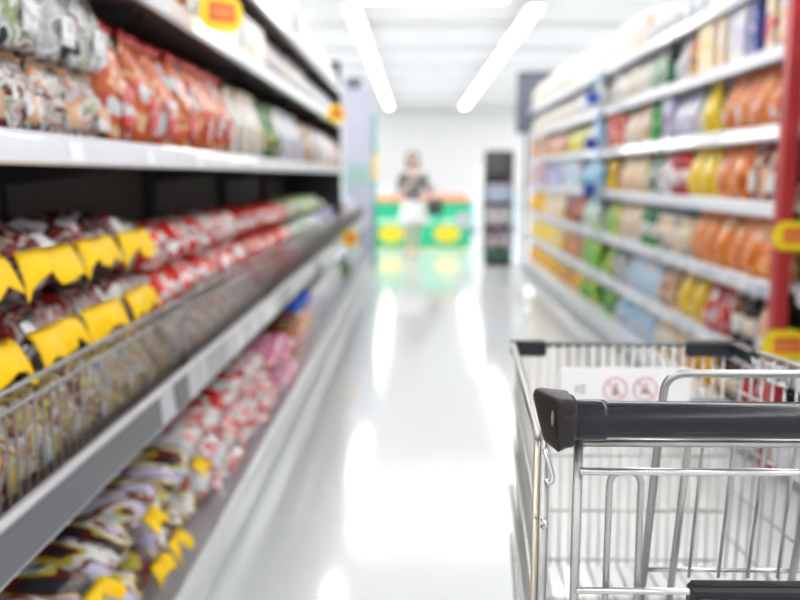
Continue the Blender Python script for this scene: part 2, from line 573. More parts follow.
ring_sign('price_sign', (1.545, 3.52, 1.005), 0, 0.185, 0.118, 'yellow price sign with orange middle, upper one on the red post', None, 0)
ring_sign('price_sign', (1.535, 3.52, 0.552), 0, 0.195, 0.130, 'yellow price sign with orange middle, lower one on the red post', None, 0)
ring_sign('price_sign', (-0.635, 2.9, 1.775), PI / 2 - 0.9, 0.155, 0.12, 'large yellow and orange price sign above the upper noodle shelf rail', None, 0)
ring_sign('price_sign', (-0.60, 6.65, 1.71), PI / 2 - 0.9, 0.16, 0.13, 'small yellow price sign far along the upper noodle shelf rail', None, 0)
ring_sign('price_sign', (-0.565, 7.5, 0.70), PI / 2 - 0.9, 0.17, 0.14, 'yellow price sign far along the middle shelf rail', None, 0)

# pale blue strips with blue tags hanging between two white units
strip = MB().bevel_box(1.475, 1.482, 7.09, 7.20, 1.0, 2.08, 0.002).build('hanging_strip', flat('strip_blue', (0.35, 0.58, 0.80), 0.35))
for z in (1.86, 1.50, 1.13):
    MB().bevel_box(1.375, 1.4745, 7.10, 7.106, z - 0.05, z + 0.05, 0.002).build('blue_tag', BLUE, strip)
MB().box(1.4825, 1.498, 7.12, 7.15, 2.03, 2.06).build('hook', WHITE_STEEL, strip)
tag(strip, 'pale blue hanging strip with dark blue tags between white shelving units', 'strip')

# ------------------------------------------------------------------ goods: shapes
_mesh_cache = {}


def rnd(seed):
    return random.Random(seed)


def pouch_mesh(w, h, t, seed, mat, nu=8, nv=9):
    """standing bag: flat gusset below, pinched and crimped seal on top"""
    R = rnd(seed)
    mb = MB()
    jit = {(i, j): (R.uniform(-1, 1), R.uniform(-1, 1)) for i in range(nu + 1) for j in range(nv + 1)}
    vv = []
    for side in (-1, 1):
        for j in range(nv + 1):
            v = j / nv
            for i in range(nu + 1):
                u = -1 + 2 * i / nu
                pv = 1.0 if v < 0.45 else max(0.0, (1 - (v - 0.45) / 0.55)) ** 0.75
                pv = min(pv, 0.75 + v * 1.2)
                pu = (1 - abs(u) ** 3.0) ** 0.5 if abs(u) < 1 else 0.0
                th = t / 2 * pv * (0.15 + 0.85 * pu)
                if v > 0.93:
                    th = 0.0015
                a, c = jit[i, j]
                if 0 < i < nu and 0 < j < nv - 1:
                    th *= 1 + 0.16 * a
                ww = w / 2 * (0.93 + 0.07 * v - 0.05 * math.sin(v * PI))
                zz = v * h
                if v > 0.93:
                    zz += 0.006 * math.sin(u * 7 + seed)
                elif 0 < j:
                    zz += 0.006 * c
                vv.append((u * ww, side * th, zz))
    n = (nu + 1) * (nv + 1)
    ff = []
    for s in (0, 1):
        for j in range(nv):
            for i in range(nu):
                a = s * n + j * (nu + 1) + i
                q = (a, a + 1, a + nu + 2, a + nu + 1)
                ff.append(q if s == 0 else q[::-1])
    for j in range(nv):
        a = j * (nu + 1)
        ff.append((a + nu + 1, n + a + nu + 1, n + a, a))
        a += nu
        ff.append((a, n + a, n + a + nu + 1, a + nu + 1))
    for i in range(nu):
        ff.append((i, n + i, n + i + 1, i + 1))
        a = nv * (nu + 1) + i
        ff.append((a + 1, n + a + 1, n + a, a))
    mb.add(vv, ff)
    return mb.mesh('bag', mat, True)


def crimp_mesh(w, h, t, seed, mat, z0):
    """crimped seal strip on top of a pouch"""
    vv, ff = [], []
    n = 10
    for i in range(n + 1):
        u = -1 + 2 * i / n
        d = 0.004 * (1 if i % 2 else -1)
        for k, z in enumerate((z0, z0 + h)):
            for s in (-1, 1):
                vv.append((u * w / 2 * (1.0 + 0.02 * k), d * (0.3 + k) + s * t, z + 0.005 * math.sin(u * 6 + seed)))
    for i in range(n):
        a = i * 4
        ff += [(a, a + 4, a + 6, a + 2), (a + 1, a + 3, a + 7, a + 5), (a + 2, a + 6, a + 7, a + 3), (a, a + 1, a + 5, a + 4)]
    ff += [(0, 2, 3, 1), (n * 4, n * 4 + 1, n * 4 + 3, n * 4 + 2)]
    return MB().add(vv, ff).mesh('seal', mat, True)


def pack_mesh(w, l, h, seed, mat, nu=9, nv=9, sep=0):
    """lying pillow pack, length along Y, resting on z = 0; lumps of the noodle blocks inside"""
    R = rnd(seed)
    vv, ff = [], []
    for side in (-1, 1):
        for j in range(nv + 1):
            v = -1 + 2 * j / nv
            for i in range(nu + 1):
                u = -1 + 2 * i / nu
                pu = (1 - abs(u) ** 3.4) ** 0.5 if abs(u) < 1 else 0
                pv = (1 - abs(v) ** 4.5) ** 0.6 if abs(v) < 1 else 0
                th = h / 2 * (0.04 + 0.96 * pu * pv)
                if 0 < i < nu and 0 < j < nv:
                    th *= 1 + R.uniform(-0.16, 0.02)
                if sep and side == 1:
                    th *= 1 - 0.28 * abs(math.sin(u * PI * sep / 2)) ** 6
                z = h / 2 + side * th
                if side == -1:
                    z = h / 2 - min(h / 2, th * 1.25)
                vv.append((u * w / 2 * (1 - 0.03 * (1 - abs(v))), v * l / 2, z))
    n = (nu + 1) * (nv + 1)
    for s in (0, 1):
        for j in range(nv):
            for i in range(nu):
                a = s * n + j * (nu + 1) + i
                q = (a, a + nu + 1, a + nu + 2, a + 1)
                ff.append(q if s == 0 else q[::-1])
    for j in range(nv):
        a = j * (nu + 1)
        ff.append((a, n + a, n + a + nu + 1, a + nu + 1))
        a += nu
        ff.append((a + nu + 1, n + a + nu + 1, n + a, a))
    for i in range(nu):
        ff.append((i + 1, n + i + 1, n + i, i))
        a = nv * (nu + 1) + i
        ff.append((a, n + a, n + a + 1, a + 1))
    return MB().add(vv, ff).mesh('pack', mat, True)


def flag_mesh(w, y, z, seed, mat, out=0.042, droop=0.05):
    """loose crimped end of a pack, hanging over its front"""
    R = rnd(seed)
    vv, ff = [], []
    n, m = 9, 3
    jag = [R.uniform(0.7, 1.2) for _ in range(n + 1)]
    for i in range(n + 1):
        u = -1 + 2 * i / n
        wave = 0.016 * math.sin(u * 5 + seed) + R.uniform(-0.008, 0.008)
        for k in range(m + 1):
            t = k / m
            yy = y - out * t * (1 + 0.25 * math.sin(u * 3.1 + seed * 2)) * (1 if k < m else jag[i])
            zz = z - droop * t * t + wave * t + 0.006 * (1 - t) - 0.02 * abs(u) ** 3 * t
            for s in (-1, 1):
                vv.append((u * w / 2 * (0.93 + 0.09 * t), yy, zz + s * 0.0012))
    K = (m + 1) * 2
    for i in range(n):
        for k in range(m):
            a = i * K + k * 2
            ff += [(a, a + 2, a + K + 2, a + K), (a + 1, a + K + 1, a + K + 3, a + 3)]
        a = i * K
        ff.append((a, a + K, a + K + 1, a + 1))
        a += m * 2
        ff.append((a, a + 1, a + K + 1, a + K))
    for base in (0, n * K):
        for k in range(m):
            a = base + k * 2
            ff.append((a, a + 1, a + 3, a + 2))
    return MB().add(vv, ff).mesh('end_flap', mat, True)


def make_good(kind, w, h, d, cols, seed, detail, part_cols=None, sc=None):
    """(name of part, mesh) list; the first is the body. Front faces local -Y, base at z = 0"""
    key = (kind, w, h, d, tuple(cols), seed, detail, tuple(part_cols or ()), sc)
    if key in _mesh_cache:
        return _mesh_cache[key]
    pc = part_cols or [cols[0], (0.85, 0.85, 0.85)]
    out = []
    if kind == 'pouch':
        out.append(('bag', pouch_mesh(w, h * 0.93, d, seed, film(cols, sc or 11.0, bump=0.5))))
        if detail:
            out.append(('seal', crimp_mesh(w * 0.99, h * 0.075, 0.0022, seed, film([pc[0]], 8), h * 0.925)))
            lab = MB()
            # printed panel lying on the bulge of the front
            n = 5
            vv, ff = [], []
            for j in range(n + 1):
                for i in range(n + 1):
                    u, v = -0.55 + 1.1 * i / n, 0.16 + 0.34 * j / n
                    pu = (1 - abs(u) ** 3.0) ** 0.5
                    th = d / 2 * min(1.0, 0.75 + v * 1.2) * (0.15 + 0.85 * pu) * 1.13 + 0.002
                    vv.append((u * w / 2 * 0.92, -th, v * h * 0.93))
            for j in range(n):
                for i in range(n):
                    a = j * (n + 1) + i
                    ff.append((a, a + 1, a + n + 2, a + n + 1))
            out.append(('label_panel', lab.add(vv, ff).mesh('label_panel', film([pc[1], pc[0]], 20), True)))
    elif kind == 'pack':
        out.append(('pack', pack_mesh(w, d, h, seed, film(cols, sc or 9.0, bump=0.6, stretch=0.3 if w < 0.13 else 1.0), sep=3 if w > 0.13 else 0)))
        if detail:
            out.append(('end_flap', flag_mesh(w * 0.97, -d / 2, h * 0.62, seed, FLAG if part_cols is None else film([pc[0], pc[1], pc[0]], 22), droop=0.055 if h > 0.14 else 0.018)))
    elif kind == 'bottle':
        r = w / 2
        body = MB().lathe([(r * .86, 0), (r, .012), (r, h * .16), (r * .96, h * .2), (r * .96, h * .55), (r, h * .58), (r * .97, h * .66), (r * .7, h * .78), (r * .38, h * .87), (r * .36, h * .9)], 14)
        out.append(('bottle', body.mesh('bottle', film(cols, 6, 0.12, 0.05), True)))
        out.append(('cap', MB().lathe([(r * .42, h * .9005), (r * .44, h * .91), (r * .44, h * .985), (r * .38, h)], 12).mesh('cap', film([pc[1]], 6, 0.3, 0.02), True)))
        if detail:
            out.append(('label', MB().lathe([(r * .975, h * .21), (r * .975, h * .54)], 14).mesh('label', film([pc[0], pc[1]], 25, 0.35, 0.02), True)))
    elif kind == 'jar':
        r = w / 2
        out.append(('jar', MB().lathe([(r * .9, 0), (r, .01), (r, h * .66), (r * .92, h * .76), (r * .82, h * .795)], 14).mesh('jar', film(cols, 9, 0.12, 0.05), True)))
        out.append(('lid', MB().lathe([(r * .9, h * .80), (r * .93, h * .81), (r * .93, h * .98), (r * .86, h)], 14).mesh('lid', film([pc[0]], 6, 0.3, 0.02), True)))
        if detail:
            out.append(('label', MB().lathe([(r * 1.012, h * .18), (r * 1.012, h * .55)], 14).mesh('label', film([pc[1], cols[0]], 22, 0.35, 0.02), True)))
    elif kind == 'box':
        out.append(('carton', MB().bevel_box(-w / 2, w / 2, -d / 2, d / 2, 0, h, 0.004).mesh('carton', film(cols, 8, 0.35, 0.05, 0.2))))
        if detail:
            out.append(('front_print', MB().bevel_box(-w * .4, w * .4, -d / 2 - 0.0016, -d / 2 - 0.0002, h * .12, h * .62, 0.0005).mesh('front_print', film([pc[1], pc[0]], 16, 0.35, 0.03, 0.2))))
            out.append(('top_flap', MB().box(-w * .46, w * .46, -d * .44, d * .02, h + 0.0002, h + 0.0016).mesh('top_flap', film([pc[0]], 8, 0.35, 0.03, 0.2))))
    _mesh_cache[key] = out
    return out


def place_good(name, kind, w, h, d, cols, seed, detail, part_cols, loc, rz, label, cat, group, sc=None):
    parts = make_good(kind, w, h, d, cols, seed, detail, part_cols, sc)
    root = put(name, parts[0][1], None, loc, rz)
    for pn, me in parts[1:]:
        put(pn, me, root)
    return tag(root, label, cat, group)


CATS = {'pouch': 'bag', 'pack': 'pack', 'bottle': 'bottle', 'jar': 'jar', 'box': 'box'}
NAMES = {'pouch': 'food_bag', 'pack': 'noodle_pack', 'bottle': 'bottle', 'jar': 'jar', 'box': 'food_box'}
seedc = [100]


ORD = ['first', 'second', 'third', 'fourth', 'fifth', 'sixth', 'seventh', 'eighth', 'ninth', 'tenth', 'eleventh', 'twelfth', 'thirteenth', 'fourteenth', 'fifteenth', 'sixteenth', 'seventeenth', 'eighteenth', 'nineteenth', 'twentieth']


def numbered(label, i, n, row, rows):
    a = label if rows == 1 else '%s %s' % (('front', 'rear')[row], label)
    if n == 1:
        return a
    b_ = '%s %s, counted from the shopping cart' % (ORD[i], a)
    if len(b_.split()) > 16:
        b_ = '%s %s, from the cart' % (ORD[i], a)
    return b_ if len(b_.split()) <= 16 else '%s %s' % (ORD[i], a)


def run(side, z, ya, yb, kind, w, h, d, cols, label, xf=None, layers=1, rows=1, pcs=None, detail=None, name=None, jitter=0.05, gap=0.008, flag=True, sc=None):
    """one facing of alike goods along the aisle"""
    seedc[0] += 1
    base_seed = seedc[0]
    ln = yb - ya
    if kind == 'pack':
        gap = 0.010 + jitter * d * 0.8
    n = max(1, int(ln / (w + gap) + 0.25))
    pitch = ln / n
    det = (ya < 6.2) if detail is None else detail
    rz0 = PI / 2 if side == 'L' else -PI / 2
    s = -1 if side == 'L' else 1
    if xf is None:
        xf = -0.74 if side == 'L' else 1.535
    R = rnd(base_seed)
    group = label.replace(',', '')
    ww = min(w, pitch - gap * (0.9 if kind == 'pack' else 0.6))
    for lay in range(layers):
        for row in range(rows):
            for i in range(n):
                if kind == 'pack':
                    x = xf + s * (d / 2 + row * (d + 0.02) + R.uniform(0, 0.02))
                    y = ya + (i + 0.5) * pitch
                    zz = z + 0.0012 + lay * (h + 0.0015)
                else:
                    x = xf + s * (d / 2 + row * (d + 0.045) + R.uniform(0, 0.014))
                    y = ya + (i + 0.5) * pitch
                    zz = z + 0.001 + lay * (h + 0.002)
                place_good(name or NAMES[kind], kind, round(ww, 3), h, d, cols, base_seed * 10 + R.randrange(3), det and (flag is True or (flag and R.random() < flag)), pcs,
                           (x, y, zz), rz0 + R.uniform(-jitter, jitter), numbered(label, i, n, row, rows), CATS[kind], group, sc)


# colours
W_ = (0.70, 0.70, 0.71); CREAM = (0.78, 0.66, 0.45); PEACH = (0.80, 0.50, 0.30); ORG = (0.68, 0.16, 0.015); DORG = (0.50, 0.10, 0.01)
RED = (0.60, 0.02, 0.02); DRED = (0.22, 0.015, 0.02); MAR = (0.13, 0.018, 0.015); YEL = (0.80, 0.55, 0.005); GRN = (0.05, 0.32, 0.05); LGRN = (0.28, 0.55, 0.04)
DGRN = (0.01, 0.14, 0.06); LBLUE = (0.18, 0.48, 0.80); SKY = (0.45, 0.66, 0.85); NAVY = (0.03, 0.05, 0.25); LAV = (0.52, 0.50, 0.70); BRN = (0.20, 0.07, 0.025)
GREY = (0.42, 0.42, 0.44); DK = (0.03, 0.03, 0.035); PINK = (0.75, 0.10, 0.32); PURP = (0.25, 0.08, 0.30); TEAL = (0.05, 0.35, 0.42); TAN = (0.55, 0.36, 0.2); LGREY = (0.65, 0.66, 0.68)

# ---- noodle side, shelf above the middle (z 1.325)
run('L', L_SH3, 1.10, 2.16, 'pouch', 0.165, 0.165, 0.12, (DK, LGREY, MAR, GREY, (0.60, 0.22, 0.08), LGREY, GREY, (0.28, 0.32, 0.14), W_, MAR), 'clear bag of orange noodles, lower of two layers on the shelf end', pcs=((0.6, 0.35, 0.2), LGREY), gap=0.01, sc=16.0)  # pale patches put highlights of the clear film into the colour
run('L', L_SH3 + 0.168, 1.10, 2.16, 'pouch', 0.165, 0.19, 0.11, (DK, LGREY, GREY, (0.30, 0.36, 0.16), LGREY, BRN, GREY, W_, GREY), 'clear silvery bag with olive print, upper of two layers on the shelf end', pcs=(LGREY, GREY), gap=0.01, sc=14.0)
run('L', L_SH3, 2.18, 3.66, 'pouch', 0.19, 0.315, 0.13, (DORG, PEACH, (0.62, 0.10, 0.02), DORG, (0.5, 0.06, 0.03), LGREY), 'tall glossy orange and red snack bag beside the clear noodle bags', pcs=(RED, LGREY))
run('L', L_SH3, 3.70, 4.32, 'pouch', 0.19, 0.30, 0.12, (W_, CREAM, LGREY, W_, TAN), 'cream and white snack bag next to the tall orange bags', pcs=(CREAM, W_))
run('L', L_SH3, 4.34, 4.92, 'pouch', 0.18, 0.29, 0.12, (DGRN, DK, LGRN, DGRN), 'dark green bag among the white bags on the long shelf', pcs=(DGRN, YEL))
run('L', L_SH3, 4.95, 5.9, 'pouch', 0.18, 0.30, 0.12, (W_, LGREY, LAV, W_), 'white bag with lilac print past the dark green bags', pcs=(W_, LAV))
run('L', L_SH3, 5.92, 6.8, 'pouch', 0.18, 0.28, 0.12, (BRN, TAN, CREAM, W_), 'brown and cream bag past the lilac printed bags', pcs=(TAN, W_))
run('L', L_SH3, 6.83, 7.7, 'pouch', 0.19, 0.30, 0.12, (W_, LGREY, W_, CREAM, LAV), 'pale white bag far along the long noodle shelf', pcs=(W_, LAV))
run('L', L_SH3, 7.73, 8.58, 'pouch', 0.19, 0.28, 0.12, (PEACH, W_, (0.7, 0.3, 0.2), W_), 'pinkish bag far along the long noodle shelf', pcs=(W_, LAV))
# ---- shelf above that (z 1.75)
run('L', L_SH4, 1.9, 3.0, 'pouch', 0.18, 0.22, 0.12, (W_, LGREY, CREAM, ORG, W_), 'white bag with orange print on the shelf above the orange bags', pcs=(W_, ORG))
run('L', L_SH4, 3.03, 4.4, 'box', 0.17, 0.20, 0.14, (W_, CREAM, W_, LGREY), 'white carton behind the large yellow price sign', pcs=(W_, CREAM))
run('L', L_SH4, 4.43, 6.4, 'pouch', 0.19, 0.22, 0.12, (W_, CREAM, W_, LAV), 'white and cream bag past the cartons on the upper shelf', pcs=(W_, CREAM))
run('L', L_SH4, 6.43, 8.6, 'pouch', 0.19, 0.21, 0.12, (LGREY, W_, LAV, W_), 'pale grey bag near the small yellow price sign', pcs=(W_, CREAM))
# ---- topmost shelf (z 2.06)
run('L', L_SH5, 4.3, 6.2, 'box', 0.21, 0.24, 0.16, (W_, LGREY, W_), 'white carton on the topmost noodle shelf', pcs=(W_, LGREY))
run('L', L_SH5, 6.23, 8.6, 'pouch', 0.21, 0.24, 0.12, (W_, LGREY, PEACH, W_), 'white bag with pink print on the topmost noodle shelf', pcs=(W_, LGREY))

# ---- wire baskets: packs lying in layers
NOOD = (W_, DK, MAR, (0.28, 0.22, 0.21), MAR, DRED, LGREY)
b0 = L_BAYS
words_ = ['bottom layer', 'middle layer', 'top layer']
run('L', L_MID, b0[0] + 0.03, b0[1] - 0.03, 'pouch', 0.155, 0.16, 0.13, ((0.35, 0.28, 0.10), BRN, GREY, TAN, MAR, (0.5, 0.4, 0.05), GREY),
    'small olive and brown bag low behind the first wire fence', xf=-0.722, rows=2, pcs=((0.4, 0.3, 0.1), GREY), sc=16.0)
run('L', L_MID, b0[1] + 0.03, b0[2] - 0.03, 'pouch', 0.155, 0.139, 0.13, (GREY, TAN, (0.45, 0.36, 0.34), LGREY, (0.45, 0.12, 0.10)),
    'small grey and brown bag low behind the second wire fence', xf=-0.722, rows=2, pcs=(GREY, TAN), sc=16.0)
for lay in (1, 2):
    run('L', L_MID + lay * 0.163, b0[0] + 0.03, b0[1] - 0.03, 'pack', 0.275, 0.16, 0.30, NOOD,
        'brown noodle pack with yellow end flap, %s behind the first wire fence' % words_[lay], xf=-0.768 - 0.004 * lay, jitter=0.03, flag=lay > 0)
REDW = ((0.70, 0.03, 0.02), W_, (0.78, 0.05, 0.03), (0.80, 0.72, 0.70))
for lay in (1, 2):
    run('L', L_MID + lay * 0.142, b0[1] + 0.03, b0[2] - 0.03, 'pack', 0.23, 0.14, 0.28, REDW,
        'red and white noodle pack, %s behind the second wire fence' % words_[lay], xf=-0.745 - 0.025 * lay, pcs=(W_, RED), jitter=0.10, flag=lay > 1, sc=7.0)
for lay in range(3):
    run('L', L_MID + lay * 0.142, b0[2] + 0.03, b0[3] - 0.03, 'pack', 0.24, 0.14, 0.28, ((0.45, 0.02, 0.02), RED, (0.75, 0.06, 0.03), (0.8, 0.4, 0.33), RED),
        'plump red noodle pack, %s behind the third wire fence' % words_[lay], xf=-0.745 - 0.025 * lay, pcs=(RED, W_), jitter=0.06, flag=lay > 1, sc=6.0)
for lay in range(2):
    run('L', L_MID + lay * 0.142, b0[3] + 0.03, b0[4] - 0.03, 'pack', 0.24, 0.14, 0.28, (W_, LGREY, W_, GRN),
        'white noodle pack, %s behind the fourth wire fence' % words_[lay], xf=-0.765, pcs=(W_, GRN), jitter=0.05, flag=False)
run('L', L_MID + 0.29, b0[3] + 0.03, b0[4] - 0.03, 'pack', 0.24, 0.14, 0.26, (LGRN, LGREY, (0.4, 0.6, 0.2), LGRN), 'green noodle pack on top behind the fourth wire fence', xf=-0.78, pcs=(LGRN, W_))
run('L', L_MID, b0[4] + 0.03, b0[5] - 0.03, 'pouch', 0.2, 0.30, 0.12, (NAVY, LAV, BLUE and (0.1, 0.12, 0.5), W_), 'dark blue and white bag behind the fifth wire fence', xf=-0.757, pcs=(NAVY, W_))
run('L', L_MID, b0[5] + 0.03, b0[6] - 0.03, 'pouch', 0.2, 0.30, 0.12, (BRN, NAVY, CREAM, ORG), 'brown and blue bag behind the sixth wire fence', xf=-0.757, pcs=(BRN, W_))
run('L', L_MID, b0[6] + 0.03, b0[7] - 0.06, 'pouch', 0.2, 0.30, 0.12, (LAV, W_, SKY), 'lilac bag behind the last wire fence', xf=-0.757, pcs=(W_, W_))

# ---- base deck
for lay in range(2):
    run('L', L_DECK + lay * 0.132, 1.10, 2.64, 'pack', 0.118, 0.13, 0.34, (DK, MAR, (0.50, 0.42, 0.06), LGREY, BRN, LAV),
        'long noodle pack with yellow end flap, %s on the base deck' % ('bottom layer' if lay == 0 else 'top layer'), xf=-0.668 - 0.02 * lay, jitter=0.05, flag=0.7, sc=14.0)
run('L', L_DECK, 1.10, 2.62, 'pack', 0.2, 0.19, 0.135, (TAN, MAR, LGREY, BRN, W_), 'short noodle pack at the back of the base deck', xf=-1.075, detail=False, jitter=0.04)
for lay in range(2):
    run('L', L_DECK + lay * 0.132, 2.68, 4.15, 'pack', 0.205, 0.13, 0.27, (RED, W_, LGREY, (0.80, 0.08, 0.05), W_),
        'white and red noodle pack, %s on the base deck' % ('bottom layer' if lay == 0 else 'top layer'), xf=-0.678 - 0.03 * lay, pcs=(W_, RED), jitter=0.16, sc=8.0)
run('L', L_DECK, 2.68, 4.15, 'pack', 0.205, 0.2, 0.19, (TAN, W_, GRN, LGREY), 'pale green and tan noodle pack at the back of the base deck', xf=-1.01, detail=False, jitter=0.05)
for lay in range(2):
    run('L', L_DECK + lay * 0.122, 4.2, 4.72, 'pack', 0.24, 0.12, 0.25, (PINK, W_, PINK, (0.8, 0.4, 0.5)), 'bright pink pack, %s on the base deck' % ('bottom layer' if lay == 0 else 'top layer'), xf=-0.68, pcs=(PINK, W_))
run('L', L_DECK, 4.8, 5.3, 'jar', 0.15, 0.26, 0.15, (DORG, BRN, ORG), 'large orange-brown jar on the base deck', xf=-0.70, rows=2, pcs=(BRN, ORG), gap=0.012)
run('L', L_DECK, 5.32, 6.0, 'jar', 0.155, 0.30, 0.155, (PEACH, ORG, W_, RED), 'orange jar with bright blue lid on the base deck', xf=-0.70, rows=2, pcs=((0.01, 0.10, 0.62), W_), gap=0.012, detail=True)
run('L', L_DECK, 6.05, 8.4, 'pouch', 0.21, 0.27, 0.13, (W_, LAV, LGREY, W_), 'white bag past the blue lidded jars on the base deck', xf=-0.70, rows=2, pcs=(W_, LAV))
run('L', L_DECK, 8.45, 9.6, 'pouch', 0.21, 0.29, 0.13, (DGRN, DK, GRN), 'dark green bag far along the base deck', xf=-0.70, pcs=(W_, LAV))
run('L', L_DECK, 9.65, 11.6, 'pouch', 0.21, 0.27, 0.13, (LGREY, W_, TEAL), 'pale grey and teal bag at the far end of the base deck', xf=-0.70, pcs=(W_, LAV))


def yp(px, x=1.56):
    """depth at which a good with its front at lateral x meets picture column px (photo frame 800 wide)"""
    return x * F_PX / (px - 415.0)


def rrun(t, pa, pb, kind, w, h, d, cols, label, **kw):
    ya, yb = yp(pa), yp(pb)
    for lo, hi in ((2.4, 3.50), (3.65, 7.08), (7.18, 11.70)):
        if lo - 0.1 < (ya + yb) / 2 < hi + 0.1:
            ya, yb = max(ya, lo + 0.01), min(yb, hi - 0.01)
            break
    run('R', R_TIERS[t], ya + 0.006, yb - 0.006, kind, w, h, d, cols, label, **kw)


# ---- white side, bay by bay from the red post to the blue strips (picture columns give the depths)
rrun(0, 775, 742, 'pouch', 0.18, 0.24, 0.12, (RED, DRED, RED, W_), 'red bag on the base deck right behind the red post', pcs=(DRED, W_))
rrun(0, 742, 720, 'bottle', 0.085, 0.25, 0.085, (BRN, DK), 'dark bottle on the base deck between red and yellow goods', pcs=(W_, CREAM))
rrun(0, 720, 692, 'pouch', 0.18, 0.25, 0.12, (YEL, ORG, YEL, PEACH), 'yellow and orange bag on the base deck', pcs=(ORG, YEL))
rrun(0, 692, 655, 'pouch', 0.18, 0.23, 0.12, (PEACH, CREAM, W_), 'peach and cream bag on the base deck beside the blue packs', pcs=(W_, PEACH))
rrun(0, 655, 617, 'pouch', 0.19, 0.24, 0.12, (LBLUE, W_, SKY, LBLUE), 'bright blue and white bag on the base deck', pcs=(W_, LBLUE))
rrun(0, 616, 599, 'pouch', 0.19, 0.25, 0.12, (GRN, DGRN, LGRN), 'green bag on the base deck before the blue strips', pcs=(W_, GRN))
rrun(1, 776, 757, 'pouch', 0.17, 0.26, 0.1, (PEACH, ORG, W_), 'orange and white bag on the second shelf at the red post', pcs=(W_, ORG))
rrun(1, 756, 733, 'bottle', 0.09, 0.26, 0.09, (DK, BRN, DK), 'black sauce bottle with white cap on the second shelf', pcs=(CREAM, W_), gap=0.012)
rrun(1, 732, 706, 'pouch', 0.18, 0.25, 0.12, (RED, DRED, RED, W_), 'red bag on the second shelf beside the black bottles', pcs=(RED, W_))
rrun(1, 705, 679, 'pouch', 0.19, 0.27, 0.12, (YEL, YEL, (0.8, 0.5, 0.02)), 'yellow bag on the second shelf between red and brown goods', pcs=(YEL, ORG))
rrun(1, 678, 661, 'pouch', 0.18, 0.27, 0.12, (PEACH, BRN, TAN), 'pinkish brown bag on the second shelf beside yellow bags', pcs=(PEACH, W_))
rrun(1, 660, 628, 'pouch', 0.2, 0.26, 0.12, (SKY, W_, LBLUE, W_, LAV), 'pale blue and white bag on the second shelf', pcs=(SKY, W_))
rrun(1, 627, 614, 'bottle', 0.09, 0.26, 0.09, (DGRN, GREY), 'grey-green bottle on the second shelf', pcs=(GREY, GREY), gap=0.012)
rrun(1, 613, 599, 'pouch', 0.19, 0.27, 0.12, (GRN, LGRN, YEL, GRN), 'green and yellow bag on the second shelf before the blue strips', pcs=(GRN, YEL))
rrun(2, 778, 690, 'pouch', 0.195, 0.285, 0.13, (ORG, (0.80, 0.28, 0.04), ORG, PEACH), 'glossy orange pasta bag on the third shelf beside the red post', pcs=(ORG, (0.85, 0.40, 0.12)))
rrun(2, 688, 655, 'jar', 0.13, 0.28, 0.13, (CREAM, TAN, (0.35, 0.38, 0.45)), 'large jar with blue-grey lid on the third shelf', pcs=((0.16, 0.20, 0.28), (0.25, 0.30, 0.42)), gap=0.012)
rrun(2, 654, 640, 'bottle', 0.1, 0.28, 0.1, (DGRN, GRN), 'dark green bottle on the third shelf beside the jars', pcs=(DGRN, W_), gap=0.012)
rrun(2, 639, 619, 'pouch', 0.2, 0.27, 0.12, (CREAM, PEACH, W_), 'cream bag on the third shelf between green goods', pcs=(CREAM, W_))
rrun(2, 618, 599, 'pouch', 0.2, 0.27, 0.12, (LGRN, LGRN, GRN, YEL), 'bright lime green bag on the third shelf', pcs=(LGRN, W_))
rrun(3, 778, 744, 'pouch', 0.2, 0.285, 0.12, (MAR, DRED, MAR, PEACH), 'dark red and white bag on the fourth shelf beside the red post', pcs=(W_, PEACH))
rrun(3, 743, 712, 'pouch', 0.21, 0.28, 0.12, (DORG, ORG, (0.8, 0.3, 0.06), ORG), 'orange bag on the fourth shelf beside the yellow bags', pcs=(ORG, PEACH))
rrun(3, 711, 685, 'pouch', 0.2, 0.285, 0.12, (YEL, YEL, (0.75, 0.6, 0.02)), 'bright yellow bag on the fourth shelf', pcs=(YEL, YEL))
rrun(3, 684, 668, 'bottle', 0.09, 0.28, 0.09, (DRED, RED), 'dark red bottle on the fourth shelf beside the yellow bags', pcs=(RED, W_), gap=0.012)
rrun(3, 667, 656, 'pouch', 0.18, 0.26, 0.12, (W_, LGREY, RED), 'white bag with red print on the fourth shelf', pcs=(W_, RED))
rrun(3, 655, 643, 'pouch', 0.18, 0.27, 0.12, (GRN, W_, DGRN), 'green and white bag on the fourth shelf', pcs=(GRN, W_))
rrun(3, 642, 618, 'pouch', 0.2, 0.27, 0.12, (PEACH, CREAM, (0.8, 0.6, 0.35)), 'peach bag on the fourth shelf', pcs=(CREAM, PEACH))
rrun(3, 617, 599, 'bottle', 0.1, 0.27, 0.1, (YEL, BRN, YEL), 'yellow-brown bottle on the fourth shelf before the blue strips', pcs=(YEL, BRN), gap=0.012)
rrun(4, 778, 713, 'pouch', 0.19, 0.27, 0.12, (DORG, ORG, (0.75, 0.30, 0.10), ORG, PEACH), 'orange and white bag on the fifth shelf beside the red post', pcs=(ORG, W_))
rrun(4, 712, 690, 'pouch', 0.2, 0.27, 0.12, (YEL, (0.8, 0.7, 0.1), YEL), 'lemon yellow bag on the fifth shelf', pcs=(YEL, W_))
rrun(4, 689, 668, 'pouch', 0.19, 0.26, 0.12, (LAV, W_, LAV), 'lilac and white bag on the fifth shelf', pcs=(LAV, W_))
rrun(4, 667, 658, 'box', 0.14, 0.25, 0.12, (PURP, LAV), 'purple carton on the fifth shelf', pcs=(PURP, W_))
rrun(4, 657, 644, 'bottle', 0.1, 0.27, 0.1, (DGRN, GRN), 'green bottle on the fifth shelf beside the cream bags', pcs=(GRN, GRN), gap=0.012)
rrun(4, 643, 620, 'pouch', 0.19, 0.26, 0.12, (CREAM, W_, PEACH), 'cream bag on the fifth shelf beside the red cartons', pcs=(CREAM, W_))
